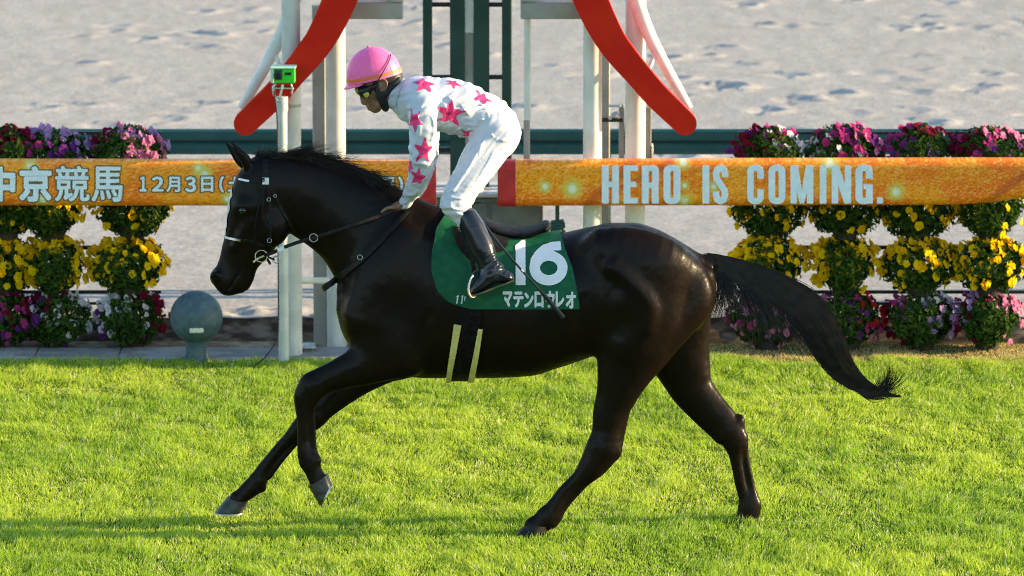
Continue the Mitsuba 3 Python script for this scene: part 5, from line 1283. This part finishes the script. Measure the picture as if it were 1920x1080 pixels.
# boots
for s in (-1, 1):
    bo_ = Body()
    bo_.add(Tube(pnodes(*BOOT(s)), 22), .02)
    bo_.add(Tube(pnodes((925, 505, s * .334, 20, .044), (940, 516, s * .334, 15, .040), (953, 520, s * .334, 11.5, .036)), 10), .02)      # heel
    bo_.add(Tube(pnodes((920, 512, s * .335, 19, .046), (905, 527, s * .338, 15.5, .047), (890, 540, s * .34, 10.5, .045), (882, 546, s * .34, 7.5, .034)), 12), .02)
    kk = P(0, 495, -.33)[2]
    bo_.warp = lambda p: (folds(p, (14, 10, 34, 10, 22), .0075, 33) * np.exp(-((p[:, 2] - kk) / .055) ** 2) * np.clip((p[:, 0] - P(905, 495, -.33)[0]) / .03, .15, 1)).astype(np.float32)
    B = put('boot', bo_.mesh(.0045, 1), 'boot_leather', JK, smooth=True)
    sole = np.array([P(a, b, s * .337 + w) for a, b, ww in ((878, 551, .026), (890, 552, .042), (908, 546, .045), (930, 537, .036), (950, 530, .037), (965, 523, .03)) for w in (-ww, ww)])
    so = trimesh.util.concatenate([trimesh.convex.convex_hull(np.vstack([sole[2 * k:2 * k + 4], sole[2 * k:2 * k + 4] + [-.003, 0, -.009]])) for k in range(5)])
    put('sole', so, 'sole_mat', B, smooth=False)
    p, g = on_side(bo_, [(876, 426), (888, 423), (906, 416)], y0=-.5, iso=.001, n=14) if s == -1 else (p * [1, -1, 1], g * [1, -1, 1])
    put('cuff_seam', ribbon(p, g, .006, .003), 'boot_leather', B, smooth=40)
    # stirrup iron round the ball of the foot
    st = curve([P(892, 509, s * .325), P(884, 520, s * .388), P(878, 545, s * .392), P(882, 556, s * .385), P(890, 557, s * .335), P(882, 556, s * .288), P(880, 540, s * .288), P(892, 509, s * .322)], 50)
    put('stirrup_iron', sweep(st, .0055, 8), 'steel', SD)

def star(cx, cy, R, rot, squash=1.0, r_in=.42):
    a = np.radians(rot - 90 + 36 * np.arange(10))
    rr = np.where(np.arange(10) % 2 == 0, R, R * r_in)
    return np.stack([rr * np.cos(a), rr * np.sin(a) * squash], 1)
def star_patch(body, parent, cx, cy, Rpx, rot, y0=-.45, start=None):
    """A five-pointed star cut flat and sewn onto the silk: laid in the cloth's own plane at that place."""
    p0 = body.hit(P(cx, cy, y0)[None], FWD, .001)
    nrm = body.grad(p0, .02)[0]
    u = np.cross([0, 0, 1.0], nrm); u = np.array([1.0, 0, 0]) - nrm * nrm[0]; u /= np.linalg.norm(u); v = np.cross(nrm, u); v *= -np.sign(v[2])
    pts = star(0, 0, Rpx * .00241, rot)
    tv, tf = trimesh.creation.triangulate_polygon(Polygon(pts), engine='earcut')
    v3, f3 = trimesh.remesh.subdivide_to_size(np.column_stack([tv, np.zeros(len(tv))]), tf, .006)
    m = trimesh.Trimesh(v3, f3); m.merge_vertices()
    q = p0[0] + m.vertices[:, :1] * u + m.vertices[:, 1:2] * v
    q = body.snap(q + nrm * .01, .0022, 10)
    put('star', trimesh.Trimesh(q, m.faces, process=False), 'star_pink', parent, smooth=True)
for a in ((843, 209, 32, 8), (777, 223, 23, 30), (795, 281, 27, 5), (782, 330, 22, 10), (880, 249, 21, 15), (904, 179, 21, 20), (793, 153, 27, -5), (848, 150, 18, 20), (767, 309, 15, 40)):
    star_patch(je, JE, *a)
# collar seam, waist band
p, g = on_side(je, [(752, 148), (745, 170), (738, 190), (742, 200)], n=24)
put('collar_seam', ribbon(p, g, .007, .002), 'silk_white', JE, smooth=40)

# helmet: eight cloth panels with piped seams, a band, a peak, a cap button
hc, up = P(701.5, 141, 0), np.array([-.20, 0, .98]); up /= np.linalg.norm(up)
fw = np.cross([0, 1.0, 0], up) * -1; fw = fw if fw[0] < 0 else -fw
sd = np.array([0, 1.0, 0])
RX, RY, RZ = .1215, .098, .128
th = np.linspace(0, math.pi / 2 * 1.14, 40); ph = np.linspace(0, 2 * math.pi, 161)[:-1]
TH, PH = np.meshgrid(th, ph, indexing='ij')
seam = np.exp(-((np.mod(PH + math.pi / 8, math.pi / 4) - math.pi / 8) / .035) ** 2)
rad = 1 + .011 * seam * np.sin(np.clip(TH, .1, 1.6)) - .003 * np.cos(8 * PH) * np.sin(TH)
v = hc + rad[..., None] * (np.sin(TH) * np.cos(PH) * RX)[..., None] * fw + rad[..., None] * (np.sin(TH) * np.sin(PH) * RY)[..., None] * sd + (rad * np.cos(TH) * RZ)[..., None] * up
n_, m_ = TH.shape
i, j = np.meshgrid(np.arange(n_ - 1), np.arange(m_), indexing='ij'); j2 = (j + 1) % m_
q = np.stack([i * m_ + j, i * m_ + j2, (i + 1) * m_ + j2, (i + 1) * m_ + j], -1).reshape(-1, 4)
hm = trimesh.Trimesh(v.reshape(-1, 3), np.vstack([q[:, [0, 1, 2]], q[:, [0, 2, 3]]]), process=True); hm.fix_normals()
# the cap is cut along a rim tilted down towards the peak
rim0, rim1 = P(652, 157.5, 0), P(751, 134.5, 0)
rn = np.cross(rim1 - rim0, [0, 1, 0]); rn /= np.linalg.norm(rn); rn *= np.sign(rn[2])
cut = trimesh.intersections.slice_mesh_plane(hm, rn, rim0)
HM = put('helmet', cut, two(scene['helmet_pink']), JK, smooth=True, label='pink cloth-covered riding helmet with an orange band')
def rim_ring(h, grow):
    """Points round the helmet at height h above the rim."""
    sec = hm.section(plane_origin=rim0 + rn * h, plane_normal=rn)
    d = sec.discrete[0]
    c = d.mean(0)
    return c + (d - c) * grow
for h0, mat, w, nm in ((.011, 'helmet_orange', .018, 'band'), (.0015, 'helmet_pink', .009, 'rim_piping')):
    ring_ = rim_ring(h0, 1.012); ring_ = ring_[::max(1, len(ring_) // 90)]; ring_ = np.vstack([ring_, ring_[:1]])
    put(nm, ribbon(ring_, (ring_ - ring_[:-1].mean(0)), w, .0022 if nm == 'band' else .003), mat, HM, smooth=60)
pk = []
a = np.linspace(-1.15, 1.15, 25)
for lay in (0, 1):
    for e in np.linspace(0, 1, 5):
        base_ = rim0 + (rim1 - rim0) * .5
        f2 = (rim0 - rim1) / np.linalg.norm(rim0 - rim1)
        pk.append([base_ + f2 * (np.cos(t_) * (.118 + e * .026 * math.cos(t_) ** .6)) + sd * (math.sin(t_) * (.094 + .004 * e)) - rn * (.002 + .014 * e * math.cos(t_) + .004 * lay) for t_ in a])
pk = np.array(pk)
i, j = np.meshgrid(np.arange(4), np.arange(24), indexing='ij'); b_ = i * 25 + j
q = np.stack([b_, b_ + 1, b_ + 26, b_ + 25], -1).reshape(-1, 4)
ev = np.array([[4 * 25 + k, 4 * 25 + k + 1, 9 * 25 + k + 1, 9 * 25 + k] for k in range(24)])
put('peak', (pk.reshape(-1, 3), np.vstack([q, q[:, ::-1] + 125, ev])), two(scene['helmet_pink']), HM, smooth=True)
bt = trimesh.creation.icosphere(subdivisions=2, radius=.0065); bt.apply_translation(hc + up * (RZ + .002))
put('button', bt, 'helmet_pink', HM, smooth=True)
hb = Body(); hb.add(Ball([0, 0, 0], (1, 1, 1)))
strap_px = curve([(730.5, 99, 0), (729, 108, 0), (722, 124, 0), (714, 139, 0), (706, 152, 0)], 24)
hull = Body(); hull.add(Ball(hc, (RX, RY, RZ), np.stack([fw, sd, up], 1)))
p = hull.hit(P(strap_px[:, 0], strap_px[:, 1], -.2), FWD, .004)
put('elastic_band', ribbon(p, hull.grad(p), .0045, .003), 'harness_black', HM, smooth=40)
# goggles
go = Body()
for s in (-1, 1): go.add(Ball(P(684.5, 170.5, s * .036), (.034, .036, .033)), .014)
go.add(Tube(pnodes((672, 168, -.03, 5, .012), (670.5, 167.5, 0, 6, .012), (672, 168, .03, 5, .012)), 6), .01)
for s in (-1, 1): go.add(Tube(pnodes((690, 168, s * .058, 6, .010), (703, 162, s * .068, 5, .008), (716, 158, s * .074, 4, .006)), 8), .008)
GO = put('goggles', go.mesh(.0035, 2), 'black_plastic', JK, smooth=True)
gc2 = P(687, 171, -.07)
q = go.hit(gc2[None] + [0, -.1, 0], FWD, 0)[0]; gn = go.grad(q[None])[0]
dsk = trimesh.creation.icosphere(subdivisions=3, radius=1.0); dsk.vertices *= [.0140, .003, .0140]
dsk.apply_translation(q - [0, .001, 0])
put('lens', dsk, 'goggle_lens', GO, smooth=True)
put('lens_rim', ring3(q - [0, .001, 0], .0150, .0022), 'black_plastic', GO)
vis = Body()
for s in (-1, 1): vis.add(Ball(P(674, 169, s * .024), (.019, .026, .022)), .012)
put('clear_front', vis.mesh(.0035, 2), 'goggle_clear', GO, smooth=True)
# chin harness
hs = Body()
for s in (-1, 1):
    hs.add(Tube(pnodes((707, 158, s * .070, 4.0, .006), (710, 171, s * .070, 6.0, .008), (716, 186, s * .062, 8.5, .012), (721, 197, s * .045, 8.5, .014), (723, 203, s * .018, 5.0, .014)), 16), .008)
    hs.add(Tube(pnodes((714, 181, s * .066, 6, .009), (724, 174, s * .068, 7.5, .011), (736, 160, s * .064, 6.5, .012), (747, 149, s * .052, 5.0, .012)), 14), .010)
hs.add(Tube(pnodes((723, 202, -.03, 6.0, .012), (722, 204, 0, 6.5, .012), (723, 202, .03, 6.0, .012)), 6), .008)
put('chin_harness', hs.mesh(.0035, 2), 'harness_black', JK, smooth=True)

# whip tucked behind the boot
WH = thing('whip', 'thin dark racing whip slanting down over the white number 16', 'whip')
wp = curve([P(898, 405, -.285), P(928, 447, -.305), P(975, 503, -.318), P(1020, 553, -.322), P(1056, 596, -.325)], 40)
put('shaft', sweep(wp[:29], np.linspace(.0052, .0048, 29), 10), 'whip_mat', WH)
put('flap', sweep(wp[28:], np.interp(np.linspace(0, 1, 12), [0, .15, 1], [.005, .0095, .0105]), 10, flat=.5), 'whip_mat', WH)
put('collar', sweep(wp[20:22], .0062, 10), 'silver', WH)
print('entries', len(scene))
